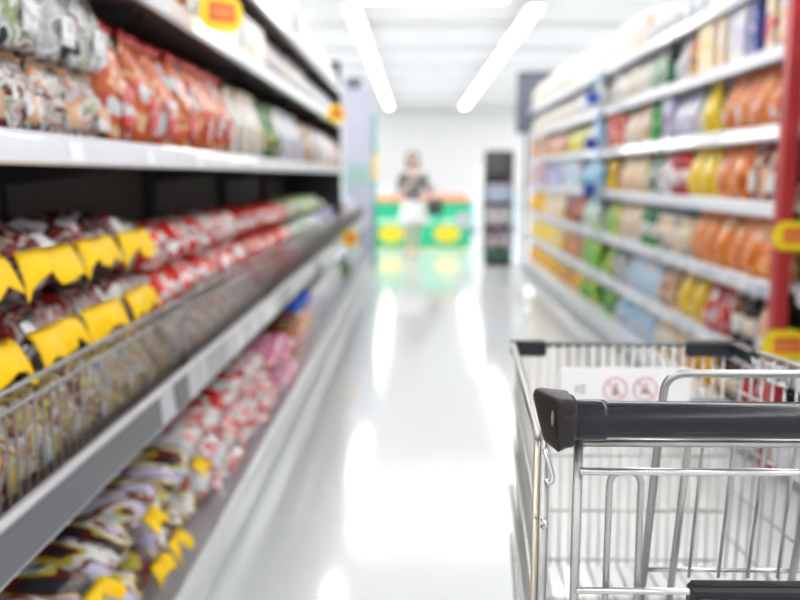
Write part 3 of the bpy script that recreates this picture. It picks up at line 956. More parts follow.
rrun(4, 619, 599, 'box', 0.16, 0.25, 0.12, (RED, RED, PEACH), 'red carton on the fifth shelf before the blue strips', pcs=(RED, W_))
rrun(5, 778, 764, 'box', 0.085, 0.262, 0.12, (PEACH, W_, RED), 'narrow pink and white box on the sixth shelf beside the red post', pcs=(PEACH, W_), jitter=0.02)
rrun(5, 763, 752, 'box', 0.085, 0.262, 0.12, (RED, CREAM), 'narrow red and cream box on the sixth shelf', pcs=(RED, W_), jitter=0.02)
rrun(5, 751, 737, 'box', 0.09, 0.262, 0.12, (NAVY, (0.08, 0.1, 0.4)), 'narrow navy blue box on the sixth shelf', pcs=(NAVY, LAV), jitter=0.02)
rrun(5, 736, 718, 'box', 0.1, 0.262, 0.12, (LAV, W_, LAV), 'narrow lilac box on the sixth shelf', pcs=(LAV, CREAM), jitter=0.02)
rrun(5, 717, 708, 'box', 0.1, 0.262, 0.12, (PEACH, CREAM), 'narrow peach box on the sixth shelf', pcs=(PEACH, W_), jitter=0.02)
rrun(5, 707, 690, 'box', 0.1, 0.262, 0.12, (CREAM, (0.8, 0.7, 0.4)), 'narrow cream box on the sixth shelf', pcs=(CREAM, YEL), jitter=0.02)
rrun(5, 689, 680, 'bottle', 0.09, 0.25, 0.09, (YEL, ORG), 'yellow bottle with dark red cap on the sixth shelf', pcs=(YEL, DRED), gap=0.012)
rrun(5, 679, 666, 'pouch', 0.18, 0.26, 0.12, (LAV, W_, W_), 'white and lilac bag on the sixth shelf', pcs=(W_, LAV))
rrun(5, 665, 657, 'bottle', 0.1, 0.27, 0.1, (DGRN, DK), 'dark green bottle on the sixth shelf', pcs=(DGRN, DGRN), gap=0.012)
rrun(5, 656, 642, 'pouch', 0.18, 0.26, 0.12, (W_, GRN, W_), 'white and green bag on the sixth shelf', pcs=(W_, GRN))
rrun(5, 641, 599, 'pouch', 0.2, 0.26, 0.12, (W_, CREAM, W_), 'white and cream bag on the sixth shelf before the blue strips', pcs=(W_, CREAM))
rrun(6, 778, 700, 'box', 0.24, 0.26, 0.2, (W_, LGREY, W_), 'pale grey carton on the topmost white shelf by the red post', pcs=(LGREY, W_))
rrun(6, 699, 640, 'pouch', 0.24, 0.26, 0.14, (W_, LGREY, SKY, W_), 'clear white bag on the topmost white shelf', pcs=(W_, W_))
rrun(6, 639, 599, 'box', 0.24, 0.24, 0.2, (W_, W_, PEACH), 'white carton with pink print on the topmost white shelf', pcs=(PEACH, W_))

# ---- past the blue strips
rrun(0, 597, 580, 'pouch', 0.2, 0.25, 0.12, (GRN, LGRN, YEL), 'green and yellow bag on the base deck past the blue strips')
rrun(0, 579, 556, 'pouch', 0.2, 0.25, 0.12, (ORG, YEL, BRN), 'orange bag on the base deck past the blue strips')
rrun(0, 555, 528, 'pouch', 0.22, 0.27, 0.12, (YEL, ORG, YEL), 'yellow bag on the base deck near the black display stand')
rrun(1, 597, 582, 'pouch', 0.2, 0.27, 0.12, (GRN, LGRN), 'green bag on the second shelf past the blue strips')
rrun(1, 581, 562, 'pouch', 0.2, 0.27, 0.12, (BRN, ORG, TAN), 'brown bag on the second shelf past the blue strips')
rrun(1, 561, 528, 'pouch', 0.22, 0.28, 0.12, (YEL, YEL, W_), 'yellow bag on the second shelf near the black display stand')
rrun(2, 597, 582, 'pouch', 0.2, 0.27, 0.12, (SKY, W_, LGRN), 'pale blue bag on the third shelf past the blue strips')
rrun(2, 581, 563, 'pouch', 0.2, 0.28, 0.12, (BRN, DRED, ORG), 'reddish brown bag on the third shelf past the blue strips')
rrun(2, 562, 545, 'pouch', 0.2, 0.27, 0.12, (YEL, W_, CREAM), 'yellow and white bag on the third shelf past the blue strips')
rrun(2, 544, 528, 'pouch', 0.22, 0.28, 0.12, (YEL, YEL, ORG), 'yellow bag on the third shelf near the black display stand')
rrun(3, 597, 580, 'pouch', 0.2, 0.27, 0.12, (SKY, LBLUE, TEAL), 'light blue bag on the fourth shelf past the blue strips')
rrun(3, 579, 562, 'box', 0.18, 0.25, 0.12, (LAV, W_, TEAL), 'lilac and teal carton on the fourth shelf past the blue strips')
rrun(3, 561, 545, 'bottle', 0.11, 0.27, 0.11, (NAVY, LAV), 'navy bottle on the fourth shelf past the blue strips', gap=0.012)
rrun(3, 544, 528, 'box', 0.18, 0.25, 0.12, (PURP, PEACH, LAV), 'purple carton on the fourth shelf near the black display stand')
rrun(4, 597, 585, 'pouch', 0.2, 0.27, 0.12, (SKY, LBLUE, W_), 'light blue bag on the fifth shelf past the blue strips')
rrun(4, 584, 566, 'pouch', 0.2, 0.26, 0.12, (YEL, LGRN, CREAM), 'yellow-green bag on the fifth shelf past the blue strips')
rrun(4, 565, 547, 'pouch', 0.2, 0.26, 0.12, (ORG, BRN, PEACH), 'orange-brown bag on the fifth shelf past the blue strips')
rrun(4, 546, 528, 'box', 0.18, 0.26, 0.12, (PEACH, BRN, TAN), 'pinkish brown carton on the fifth shelf near the black display stand')
rrun(5, 597, 570, 'pouch', 0.22, 0.27, 0.12, (W_, SKY, PEACH, W_), 'white and pale blue bag on the sixth shelf past the blue strips')
rrun(5, 569, 528, 'pouch', 0.28, 0.255, 0.16, (W_, CREAM, W_), 'big white bag on the sixth shelf near the black display stand')
rrun(6, 597, 570, 'box', 0.26, 0.26, 0.2, (W_, LGREY, W_), 'white carton on the topmost white shelf past the blue strips')
rrun(6, 569, 528, 'pouch', 0.3, 0.34, 0.18, (W_, CREAM, W_), 'big cream-white bag on the topmost white shelf near the dark header board')
# ---- nearer than the red post
for t, (cols, nm) in enumerate([((GRN, DGRN, YEL), 'green and yellow bag'), ((LGRN, GRN, W_), 'light green and white bag'), ((GRN, LGRN, DGRN), 'leaf green bag'),
                                ((GRN, LGRN, GRN), 'plain green bag'), ((DGRN, GREY, GRN), 'dark green and grey bag'), ((BRN, DRED, GRN), 'brown and red bag')]):
    run('R', R_TIERS[t], 2.72, 3.47, 'pouch', 0.18, 0.26, 0.12, cols, '%s on the unit nearer than the red post' % nm, xf=1.59, pcs=(cols[0], cols[1]))

# ------------------------------------------------------------------ end of the aisle
# dark header board and end panel of the white gondola
hb = MB().bevel_box(1.36, 2.05, 11.80, 11.84, 1.80, 2.62, 0.004).build('header_board', flat('slate', (0.17, 0.19, 0.24), 0.5))
for zz in (1.86, 2.56):
    MB().box(1.40, 2.01, 11.795, 11.7995, zz - 0.012, zz + 0.012).build('batten', flat('slate_dark', (0.12, 0.13, 0.16), 0.5), hb)
for xx in (1.5, 1.9):
    MB().box(xx - 0.02, xx + 0.02, 11.801, 11.839, 0.0, 1.7995).build('leg', flat('slate_dark', (0.12, 0.13, 0.16), 0.5), hb)
tag(hb, 'dark slate header board at the far end of the white shelving', 'sign board')
# lilac end sign of the noodle side
es = MB().bevel_box(-0.97, -0.575, 11.86, 11.90, 0.0, 2.40, 0.004).build('end_panel', flat('lilac_panel', (0.60, 0.61, 0.74), 0.5))
MB().bevel_box(-0.93, -0.72, 11.86, 11.90, 2.4005, 2.55, 0.004).build('header', flat('slate', (0.17, 0.19, 0.24), 0.5), es)
MB().bevel_box(-0.5745, -0.53, 11.86, 11.90, 0.0, 2.06, 0.004).build('edge_strip', flat('edge_green', (0.06, 0.42, 0.36), 0.5), es)
MB().bevel_box(-0.5745, -0.515, 11.853, 11.8595, 1.18, 1.52, 0.002).build('yellow_panel', YELLOW, es)
MB().bevel_box(-0.98, -0.60, 11.853, 11.8595, 1.08, 1.40, 0.002).build('teal_panel', flat('pale_teal', (0.42, 0.62, 0.60), 0.5), es)
tag(es, 'lilac end panel with green edge at the far end of the noodle side', 'sign board')

# black display stand
ds = empty('display_stand', (1.16, 12.1, 0))


def dsp(nm, mb, mat, smooth=False):
    return mb.build(nm, mat, ds, smooth)


CARD = flat('black_card', (0.03, 0.032, 0.036), 0.5)
dsp('base', MB().bevel_box(-0.19, 0.19, -0.16, 0.16, 0, 0.20, 0.004), CARD)
dsp('back_board', MB().box(-0.19, 0.19, 0.145, 0.16, 0.2005, 1.58), CARD)
for s in (-1, 1):
    dsp('side_board', MB().box(s * 0.19 - 0.004, s * 0.19 + 0.004, -0.16, 0.144, 0.2005, 1.2), CARD)
for z in (0.24, 0.56, 0.88):
    dsp('shelf', MB().box(-0.185, 0.185, -0.155, 0.144, z - 0.012, z), CARD)
hd = dsp('header', MB().bevel_box(-0.195, 0.195, -0.16, 0.144, 1.21, 1.58, 0.004), flat('charcoal_card', (0.06, 0.063, 0.07), 0.5))
for i, z in enumerate((1.50, 1.44, 1.38, 1.32)):
    MB().box(-0.14, 0.10 - 0.03 * (i % 2), -0.1625, -0.1605, z - 0.011, z + 0.011).build('print_line', flat('card_print', (0.16, 0.17, 0.18), 0.5), hd)
dsp('green_band', MB().box(-0.19, 0.19, -0.1635, -0.1605, 0.12, 0.19), flat('band_green', (0.05, 0.22, 0.15), 0.5))
tag(ds, 'black cardboard display stand at the end of the white shelving', 'display stand')
for (z, cols, lab) in ((0.24, (GREY, LAV, DRED), 'grey and red box on the lowest tier of the black display stand'), (0.56, (LGREY, LAV, GREY), 'pale grey box on the middle tier of the black display stand'),
                       (0.88, (SKY, LGREY, LAV), 'pale blue-grey box on the upper tier of the black display stand')):
    for i in range(3):
        place_good('food_box', 'box', 0.105, 0.25, 0.1, cols, 9000 + i, True, (cols[0], W_), (1.16 - 0.117 + i * 0.117, 12.02, z + 0.001), random.uniform(-.04, .04), lab + (', aisle side', ', middle one', ', shelving side')[i], 'box', lab)

# slim white promotion column beside the counter
wc = empty('promotion_column', (1.10, 14.37, 0))
MB().bevel_box(-0.11, 0.11, -0.11, 0.11, 0.0, 0.05, 0.006).build('foot', WHITE_STEEL, wc)
MB().bevel_box(-0.07, 0.07, -0.07, 0.07, 0.0505, 1.42, 0.006).build('shaft', WHITE_STEEL, wc)
MB().bevel_box(-0.075, 0.075, -0.075, 0.075, 1.4205, 1.45, 0.004).build('top_cap', WHITE_STEEL, wc)
tag(wc, 'slim white column beside the green promotion counter', 'column')
# green promotion counter
pcn = empty('promotion_counter', (0.12, 14.75, 0))
GREENP = flat('counter_green', (0.02, 0.50, 0.26), 0.45)
LGP = flat('counter_mint', (0.45, 0.80, 0.60), 0.45)


def pp(nm, mb, mat, par=pcn):
    return mb.build(nm, mat, par)


body = pp('body', MB().bevel_box(-0.83, 0.83, -0.25, 0.3, 0, 0.80, 0.005), WHITE_STEEL)
for (xa, xb) in ((-0.82, -0.275), (-0.27, 0.275), (0.28, 0.82)):
    pn = pp('front_panel', MB().bevel_box(xa, xb, -0.262, -0.2505, 0.03, 0.79, 0.003), GREENP)
    pp('pale_band', MB().box(xa + 0.06, xb - 0.06, -0.266, -0.2622, 0.44, 0.52), LGP, pn)
for cx in (-0.52, 0.42):
    pp('yellow_spot', MB().prism(disc_pts(cx, 0.27, 0.22, 0.15), -0.275, -0.2665, 'y'), flat('spot_yellow', (0.80, 0.66, 0.03), 0.5))
pp('grey_spot', MB().prism(disc_pts(0.68, 0.50, 0.12, 0.14), -0.285, -0.2765, 'y'), flat('spot_grey', (0.50, 0.50, 0.55), 0.4))
pp('counter_top', MB().bevel_box(-0.86, 0.86, -0.29, 0.33, 0.8005, 0.84, 0.006), flat('top_orange', (0.70, 0.36, 0.14), 0.4))
pp('kick_trim', MB().box(-0.82, 0.82, -0.264, -0.2505, 0.0, 0.028), flat('trim_straw', (0.75, 0.68, 0.30), 0.5))
tag(pcn, 'green promotion counter with yellow spots and orange top', 'counter')
for i in range(9):
    place_good('food_box', 'box', 0.14, 0.10, 0.12, (PEACH, ORG, CREAM), 9100, True, (ORG, W_), (-0.56 + i * 0.17, 14.75, 0.8415), random.uniform(-.06, .06),
               '%s small orange box on the promotion counter, counted from the white column' % ORD[8 - i], 'box', 'boxes on the promotion counter')

# pale blue chest freezers further back
for i, cx in enumerate((-0.9, 1.25)):
    fz = empty('chest_freezer', (cx, 19.5, 0))
    fside = ('on the noodle side', 'on the white column side')[i]
    MB().bevel_box(-1.0, 1.0, -0.4, 0.4, 0.06, 0.86, 0.02).build('body', flat('freezer_blue', (0.55, 0.70, 0.84), 0.4), fz)
    MB().box(-0.95, 0.95, -0.36, 0.36, 0.0, 0.0595).build('plinth', SHADED_BACK, fz)
    for s in (-1, 1):
        ld = MB().bevel_box(s * 0.5 - 0.47, s * 0.5 + 0.47, -0.38, 0.38, 0.8605, 0.90, 0.008).build('lid', flat('freezer_lid', (0.75, 0.80, 0.86), 0.2), fz)
        MB().tube(fillet([(s * 0.5 - 0.12, -0.385, 0.875), (s * 0.5 - 0.12, -0.42, 0.875), (s * 0.5 + 0.12, -0.42, 0.875), (s * 0.5 + 0.12, -0.385, 0.875)], 0.02), 0.008, 6).build('handle', RAIL_SILVER, ld, True)
    tag(fz, 'pale blue chest freezer behind the green counter, %s' % fside, 'freezer', 'chest freezers behind the counter')

# ------------------------------------------------------------------ person by the counter


def skin_obj(name, pts, edges, radii, mat, parent=None, root=0, levels=2, loc=(0, 0, 0), rz=0):
    me = bpy.data.meshes.new(name)
    me.from_pydata(pts, edges, [])
    me.materials.append(mat)
    o = put(name, me, parent, loc, rz)
    md = o.modifiers.new('skin', 'SKIN')
    md.use_smooth_shade = True
    sv = me.skin_vertices[0].data if me.skin_vertices else None
    if sv is None:
        bpy.context.view_layer.update()
        sv = me.skin_vertices[0].data
    for i, r in enumerate(radii):
        sv[i].radius = r if isinstance(r, tuple) else (r, r)
        sv[i].use_root = (i == root)
    sd = o.modifiers.new('sub', 'SUBSURF')
    sd.levels = sd.render_levels = levels
    return o


SKIN = flat('skin', (0.62, 0.45, 0.37), 0.5)
HAIR = flat('hair', (0.06, 0.045, 0.04), 0.45, scale=60, var=0.3)
TOPM = flat('grey_knit', (0.20, 0.19, 0.20), 0.85, bump=0.3, scale=90)
SKIRT = flat('white_cotton', (0.82, 0.82, 0.82), 0.8)
SHOE = flat('shoe_tan', (0.55, 0.42, 0.30), 0.5)
# facing the camera (-Y), weight on one leg, one forearm raised to the chest, the other arm down to a bag
P_ = [(0, 0, 0.80), (0, 0.005, 0.95), (0, 0, 1.10), (0, 0.0, 1.24), (0, -0.005, 1.32),          # pelvis, waist, chest, collar, neck
      (0, -0.012, 1.375), (0, -0.018, 1.44), (0, -0.008, 1.505),                                  # jaw, head, crown
      (-0.085, 0, 0.76), (-0.08, -0.02, 0.44), (-0.075, 0.02, 0.10), (-0.08, -0.06, 0.03), (-0.085, -0.12, 0.022),
      (0.085, 0, 0.76), (0.075, 0.05, 0.44), (0.05, 0.14, 0.11), (0.045, 0.09, 0.035), (0.04, 0.03, 0.022),
      (-0.15, 0, 1.22), (-0.215, 0.02, 1.00), (-0.10, -0.16, 1.05), (-0.055, -0.19, 1.075),
      (0.15, 0, 1.22), (0.215, 0.02, 1.00), (0.30, -0.15, 0.985), (0.325, -0.20, 0.985)]
E_ = [(0, 1), (1, 2), (2, 3), (3, 4), (4, 5), (5, 6), (6, 7), (0, 8), (8, 9), (9, 10), (10, 11), (11, 12), (0, 13), (13, 14), (14, 15), (15, 16), (16, 17),
      (3, 18), (18, 19), (19, 20), (20, 21), (3, 22), (22, 23), (23, 24), (24, 25)]
R_ = [(0.135, 0.10), (0.11, 0.085), (0.13, 0.095), (0.085, 0.065), 0.043, (0.055, 0.06), (0.072, 0.085), (0.05, 0.06),
      0.078, 0.052, 0.034, 0.033, 0.026, 0.078, 0.052, 0.034, 0.033, 0.026, 0.05, 0.036, 0.026, 0.022, 0.05, 0.036, 0.026, 0.022]
# fingers rooted in both hands
for hand, dirv, spread in ((21, Vector((0.35, -0.4, 0.85)), Vector((0.7, -0.4, -0.5))), (25, Vector((0.3, -0.8, -0.4)), Vector((0.9, 0.35, 0.1)))):
    dirv.normalize(); spread.normalize()
    hp = Vector(P_[hand])
    for q, (off, ln) in enumerate(((-0.026, 0.05), (-0.010, 0.075), (0.004, 0.082), (0.017, 0.076), (0.03, 0.06))):
        base = hp + spread * off + dirv * (0.0 if q == 0 else 0.025)
        dd = (dirv + spread * (-0.8 if q == 0 else off * 4)).normalized()
        i0 = len(P_)
        P_ += [tuple(base + dd * 0.02), tuple(base + dd * ln * 0.6 + Vector((0, -0.006, 0))), tuple(base + dd * ln + Vector((0, -0.016, 0)))]
        E_ += [(hand, i0), (i0, i0 + 1), (i0 + 1, i0 + 2)]
        R_ += [0.009, 0.0085, 0.0075]
person = empty('person', (-0.03, 13.0, 0), 0.15)
person.scale = (1.03, 1.03, 1.03)
PS = 1.0
bodyo = skin_obj('body', P_, E_, R_, SKIN, person)
# face
for s in (-1, 1):
    e = MB().lathe([(0.0045, -0.006), (0.010, -0.002), (0.010, 0.002), (0.0045, 0.006)], 10).build('eye', flat('eye_dark', (0.03, 0.02, 0.02), 0.3), person, True)
    e.location = (s * 0.029, -0.098, 1.445)
    e2 = MB().lathe([(0.006, -0.024), (0.013, -0.01), (0.014, 0.008), (0.008, 0.024)], 8, sy=0.5).build('ear', SKIN, person, True)
    e2.location = (s * 0.073, -0.01, 1.435)
MB().lathe([(0.012, -0.018), (0.013, -0.012), (0.007, 0.01), (0.004, 0.022)], 8).build('nose', SKIN, person, True).location = (0, -0.103, 1.425)
MB().prism(disc_pts(0, 0, 0.022, 0.006, 12), -0.004, 0.004, 'y').build('mouth', flat('lips', (0.50, 0.12, 0.11), 0.4), person).location = (0, -0.090, 1.388)
# hair: shell over crown, sides and back falling to the shoulders
skin_obj('hair', [(0, 0.02, 1.515), (0, 0.055, 1.46), (0, 0.075, 1.38), (0, 0.075, 1.28), (0.068, 0.012, 1.47), (0.08, 0.022, 1.38), (0.078, 0.03, 1.28), (-0.068, 0.012, 1.47), (-0.08, 0.022, 1.38), (-0.078, 0.03, 1.28), (0, -0.035, 1.515)],
         [(0, 1), (1, 2), (2, 3), (1, 4), (4, 5), (5, 6), (1, 7), (7, 8), (8, 9), (0, 10)], [(0.075, 0.055), (0.085, 0.07), (0.08, 0.045), (0.06, 0.02), 0.036, 0.032, 0.016, 0.036, 0.032, 0.016, (0.058, 0.035)], HAIR, person, root=1)
# knitted top with sleeves
skin_obj('top', [(0, 0.002, 0.82), (0, 0.005, 0.95), (0, 0, 1.10), (0, 0.0, 1.23), (-0.15, 0, 1.222), (-0.215, 0.02, 1.00), (-0.14, -0.105, 1.035), (0.15, 0, 1.222), (0.215, 0.02, 1.00), (0.285, -0.12, 0.988)],
         [(0, 1), (1, 2), (2, 3), (3, 4), (4, 5), (5, 6), (3, 7), (7, 8), (8, 9)], [(0.155, 0.115), (0.14, 0.108), (0.155, 0.118), (0.105, 0.085), 0.066, 0.05, 0.042, 0.066, 0.05, 0.042], TOPM, person, root=1)
sk = MB()
prof = [(0.150, 0.845), (0.165, 0.80), (0.185, 0.72), (0.205, 0.60), (0.225, 0.50), (0.219, 0.50), (0.15, 0.80)]
vv, ff = [], []
N = 28
for r, z in prof:
    for k in range(N):
        a = 2 * PI * k / N
        rr = r * (1 + (0.035 * math.cos(7 * a) if z < 0.75 else 0))
        vv.append((rr * math.cos(a), rr * math.sin(a) * 0.76, z))
for i in range(len(prof) - 1):
    for k in range(N):
        ff.append((i * N + k, i * N + (k + 1) % N, (i + 1) * N + (k + 1) % N, (i + 1) * N + k))
sk.add(vv, ff).build('skirt', SKIRT, person, True)
for (px, py, rz) in ((-0.083, -0.075, 0), (0.042, 0.07, 0)):
    sh = MB()
    sh.prism([(-0.036, 0.075), (-0.03, -0.03), (-0.034, -0.075), (-0.02, -0.105), (0.02, -0.105), (0.034, -0.075), (0.03, -0.03), (0.036, 0.075), (0.0, 0.095)], 0.0, 0.014)
    sh.prism([(-0.036, 0.075), (-0.036, 0.03), (0.036, 0.03), (0.036, 0.075), (0.0, 0.092)], 0.0145, 0.06)
    sh.build('shoe', SHOE, person).location = (px, py, 0)
tag(person, 'person in grey knit top and white skirt walking by the green counter', 'person')
# dark bag hanging from the lowered hand
bg = empty('handbag', (0.300, 12.885, 0.66))
MB().bevel_box(-0.115, 0.115, -0.05, 0.05, 0.0, 0.24, 0.02).build('bag_body', flat('bag_leather', (0.04, 0.038, 0.042), 0.45), bg)
for s in (-1, 1):
    MB().tube(fillet([(-0.08, s * 0.03, 0.235), (-0.088, s * 0.028, 0.412), (0.088, s * 0.028, 0.412), (0.08, s * 0.03, 0.235)], 0.05), 0.006, 6).build('strap', flat('bag_leather', (0.04, 0.038, 0.042), 0.45), bg, True)
MB().bevel_box(-0.018, 0.018, -0.056, -0.0505, 0.16, 0.19, 0.002).build('clasp', RAIL_SILVER, bg)
tag(bg, 'dark leather handbag held by the person in the white skirt', 'handbag')

# ------------------------------------------------------------------ shopping cart (foreground)
cart = empty('shopping_cart', (0.393, 1.22, 0))
CINV = Matrix.Translation((-0.393, -1.22, 0))


def C(o, par=None):
    """hang a mesh given in world coordinates under the cart, or under one of its parts"""
    o.parent = par or cart
    if par is None:
        o.matrix_parent_inverse = CINV
    return o


def wire(nm, pts, r, mat=ZINC, par=None, n=8, rad=0.0, seg=4):
    p = fillet(pts, rad, seg) if rad else pts
    return C(MB().tube(p, r, n).build(nm, mat, None, True), par)


HY, HZ = 0.87, 0.9985
XL, XR = 0.148, 0.638
# handle bar with ridge along it
hp = []
for k in range(20):
    a = 2 * PI * k / 20
    hp.append((HY + 0.0185 * math.cos(a), HZ + 0.0195 * math.sin(a)))
handle = C(MB().tube([(0.19, HY, HZ), (0.393, HY, HZ), (0.596, HY, HZ)], 0.0192, 24, cap=False).build('handle', HANDLE_BLACK, None, True))
for xa, xb in ((0.163, 0.1985), (0.5875, 0.623)):
    xp = [xa, xa + 0.0008, xa + 0.0016, xa + 0.006, xb - 0.006, xb - 0.0016, xb - 0.0008, xb]
    C(MB().tube([(q, HY, HZ - 0.0005) for q in xp], [0.0192, 0.0205, 0.0211, 0.0212, 0.0212, 0.0211, 0.0205, 0.0192], 28, cap=False).build('sleeve', HANDLE_BLACK, None, True), handle)


def end_cap(mir):
    mx = (lambda x: x) if not mir else (lambda x: 0.786 - x)
    # plan outline: round near corner, chamfered outer face, tail running forward
    plan = [(0.1635, 0.8485), (0.1585, 0.8465), (0.152, 0.8465), (0.1475, 0.849), (0.1445, 0.8535), (0.127, 0.884), (0.1255, 0.889), (0.1265, 0.894), (0.131, 0.897), (0.1635, 0.893)]
    vv, ff = [], []
    n = len(plan)
    cx_, cy_ = 0.15, 0.872
    # the chamfered face is taller and hangs lower at its near end
    levels = [(-0.031, 0.80), (-0.0285, 0.94), (-0.024, 1.0), (0.0, 1.0), (0.018, 1.0), (0.0235, 0.95), (0.0255, 0.82)]
    for (dz, sc) in levels:
        for (x, y) in plan:
            low = max(0.0, min(1.0, (y - 0.8485) / 0.04)) if x < 0.15 else 0.25
            z = HZ + dz + (0.003 * low if dz > 0 else 0) + (0.006 if dz < 0 and x > 0.15 else 0)
            shift = 0.013 * max(0.0, min(1.0, (0.018 - dz) / 0.049)) * max(0.0, min(1.0, (0.1475 - x) / 0.02))
            vv.append((mx(cx_ + (x + shift - cx_) * sc), cy_ + (y - cy_) * sc, z))
    for i in range(len(levels) - 1):
        for k in range(n):
            l = (k + 1) % n
            q = (i * n + k, i * n + l, (i + 1) * n + l, (i + 1) * n + k)
            ff.append(q if mir else q[::-1])
    t = tuple(range(n)); ff.append(t[::-1] if mir else t)
    t = tuple((len(levels) - 1) * n + k for k in range(n)); ff.append(t if mir else t[::-1])
    o = C(MB().add(vv, ff).build('end_cap', CAP_BROWN, None, True))
    bv = o.modifiers.new('bevel', 'BEVEL'); bv.width = 0.0022; bv.segments = 2; bv.limit_method = 'ANGLE'; bv.angle_limit = 0.5
    # lens-shaped screw slot in the chamfered face, with a pale plug at its side
    d = Vector((0.127 - 0.1445, 0.884 - 0.8535, 0)).normalized()
    nrm = Vector((-d.y, d.x, 0))
    if nrm.x > 0:
        nrm = -nrm
    c0 = Vector((0.1447, 0.8535, HZ + 0.005)) + d * 0.0055

    def lens(nm, sx, sz, off, dep, mat):
        N_ = 16
        vs2 = []
        for lev in (0, 1):
            for k in range(N_):
                a = 2 * PI * k / N_
                p = c0 + d * (off + sx * math.cos(a)) + Vector((0, 0, sz * math.sin(a))) + nrm * (0.0002 + dep * lev)
                vs2.append((mx(p.x), p.y, p.z))
        fs2 = [tuple(range(N_))[::-1], tuple(range(N_, 2 * N_))] + [(k, (k + 1) % N_, N_ + (k + 1) % N_, N_ + k) for k in range(N_)]
        C(MB().add(vs2, fs2).build(nm, mat), o)
    lens('screw_slot', 0.0046, 0.0125, 0.0, 0.0006, flat('slot_black', (0.006, 0.006, 0.007), 0.6))
    lens('screw_plug', 0.0022, 0.0085, -0.0012, 0.0012, CHROME)


end_cap(False)
end_cap(True)
# rounded collars between the end caps and the sleeves
for xa, xb in ((0.1515, 0.1665), (0.6195, 0.6345)):
    xm = [xa, xa + 0.0008, xa + 0.0025, xa + 0.005, xb - 0.005, xb - 0.0025, xb - 0.0008, xb]
    C(MB().tube([(q, HY, HZ + 0.001) for q in xm], [0.020, 0.0232, 0.0248, 0.0254, 0.0254, 0.0248, 0.0232, 0.0205], 28).build('collar', CAP_BROWN, None, True))

# rear corner posts, doubled
for s, x in ((1, XL - 0.012), (-1, XR + 0.012)):
    wire('corner_post', [(x + s * 0.006, 0.905, 0.42), (x + s * 0.006, 0.905, 0.975)], 0.0056)
    wire('inner_post', [(x + s * 0.0005, 0.922, 0.42), (x + s * 0.0005, 0.922, 0.972)], 0.0045, flat('post_warm', (0.55, 0.50, 0.43), 0.35, metal=0.8))
    # hinge hooks of the rear flap
    wire('hinge_hook', [(x + s * 0.005, 0.90, 0.957), (x + s * 0.010, 0.897, 0.94), (x + s * 0.014, 0.894, 0.926), (x + s * 0.011, 0.893, 0.919), (x + s * 0.006, 0.896, 0.924)], 0.0028, CHROME, rad=0.004)
    wire('hinge_stub', [(x + s * 0.004, 0.90, 0.878), (x + s * 0.009, 0.896, 0.872), (x + s * 0.004, 0.899, 0.868)], 0.0026, CHROME, rad=0.003)

# rear flap under the handle
FY = 0.885
flap = wire('rear_flap', [(0.178, FY, 0.969), (0.608, FY, 0.969)], 0.0048, ZINC)
for x in (0.1745, 0.6115):
    wire('flap_post', [(x, FY, 0.985), (x, FY, 0.55)], 0.0052, ZINC, flap)
for z, r in ((0.940, 0.0042), (0.806, 0.0038), (0.66, 0.004), (0.555, 0.004)):
    wire('flap_wire', [(0.1750, FY - 0.008, z), (0.611, FY - 0.008, z)], r, CHROME, flap)
for x0 in (0.2085, 0.544):
    wire('flap_loop', [(x0, FY, 0.56), (x0, FY, 0.937), (x0 + 0.034, FY, 0.937), (x0 + 0.034, FY, 0.56)], 0.0036, ZINC, flap, rad=0.016, seg=6)
# black plastic seat panel on the flap
seat = C(MB().bevel_box(0.296, 0.490, 0.868, 0.889, 0.58, 0.814, 0.004).build('seat_panel', BLACK_PLASTIC, None))
for xa, xb in ((0.303, 0.326), (0.334, 0.452), (0.460, 0.483)):
    C(MB().bevel_box(xa, xb, 0.8645, 0.8678, 0.60, 0.803, 0.0015).build('raised_rib', flat('black_rib', (0.012, 0.012, 0.015), 0.45), None), seat)
C(MB().tube([(0.298, 0.875, 0.8155), (0.488, 0.875, 0.8155)], 0.0045, 8).build('rolled_edge', BLACK_PLASTIC, None, True), seat)

# folding child-seat back: falls from just behind the handle forward and down
A0, A1 = Vector((0, 0.955, 1.028)), Vector((0, 1.03, 0.66))


def sp(x, t, lift=0.0):
    p = A0.lerp(A1, t)
    return (x, p.y - lift, p.z)


back = wire('seat_back', [sp(0.284, 1.0), sp(0.284, 0.0), sp(0.502, 0.0), sp(0.502, 1.0)], 0.0050, ZINC, rad=0.024, seg=8)
for x in (0.3195, 0.4665):
    wire('seat_back_rod', [sp(x, 0.21, 0.0), sp(x, 1.0, 0.0)], 0.0046, ZINC, back)
wire('seat_back_wire', [sp(0.289, 0.215, 0.008), sp(0.497, 0.215, 0.008)], 0.003, CHROME, back)
# wire panel folded flat behind it
wide = wire('folding_panel', [(0.286, 0.985, 0.955), (0.585, 0.985, 0.955)], 0.003, CHROME)
wire('panel_wire', [(0.290, 1.012, 0.766), (0.585, 1.012, 0.766)], 0.0030, CHROME, wide)
for i in range(7):
    x = 0.3395 + i * 0.0362
    wire('panel_wire', [(x, 0.980, 0.957), (x, 1.009, 0.758)], 0.0022, ZINC, wide, n=6)

# basket: top rim, sides, front, floor
RIMF_Y, RIMF_Z, RXL, RXR = 1.60, 0.933, 0.186, 0.600


def side_x(s, y):
    """lateral position of the side panel at depth y (tapers forward)"""
    t = (y - 0.905) / (RIMF_Y - 0.905)
    return (XL - 0.012 + t * (RXL - XL + 0.012)) if s < 0 else (XR + 0.012 + t * (RXR - XR - 0.012))


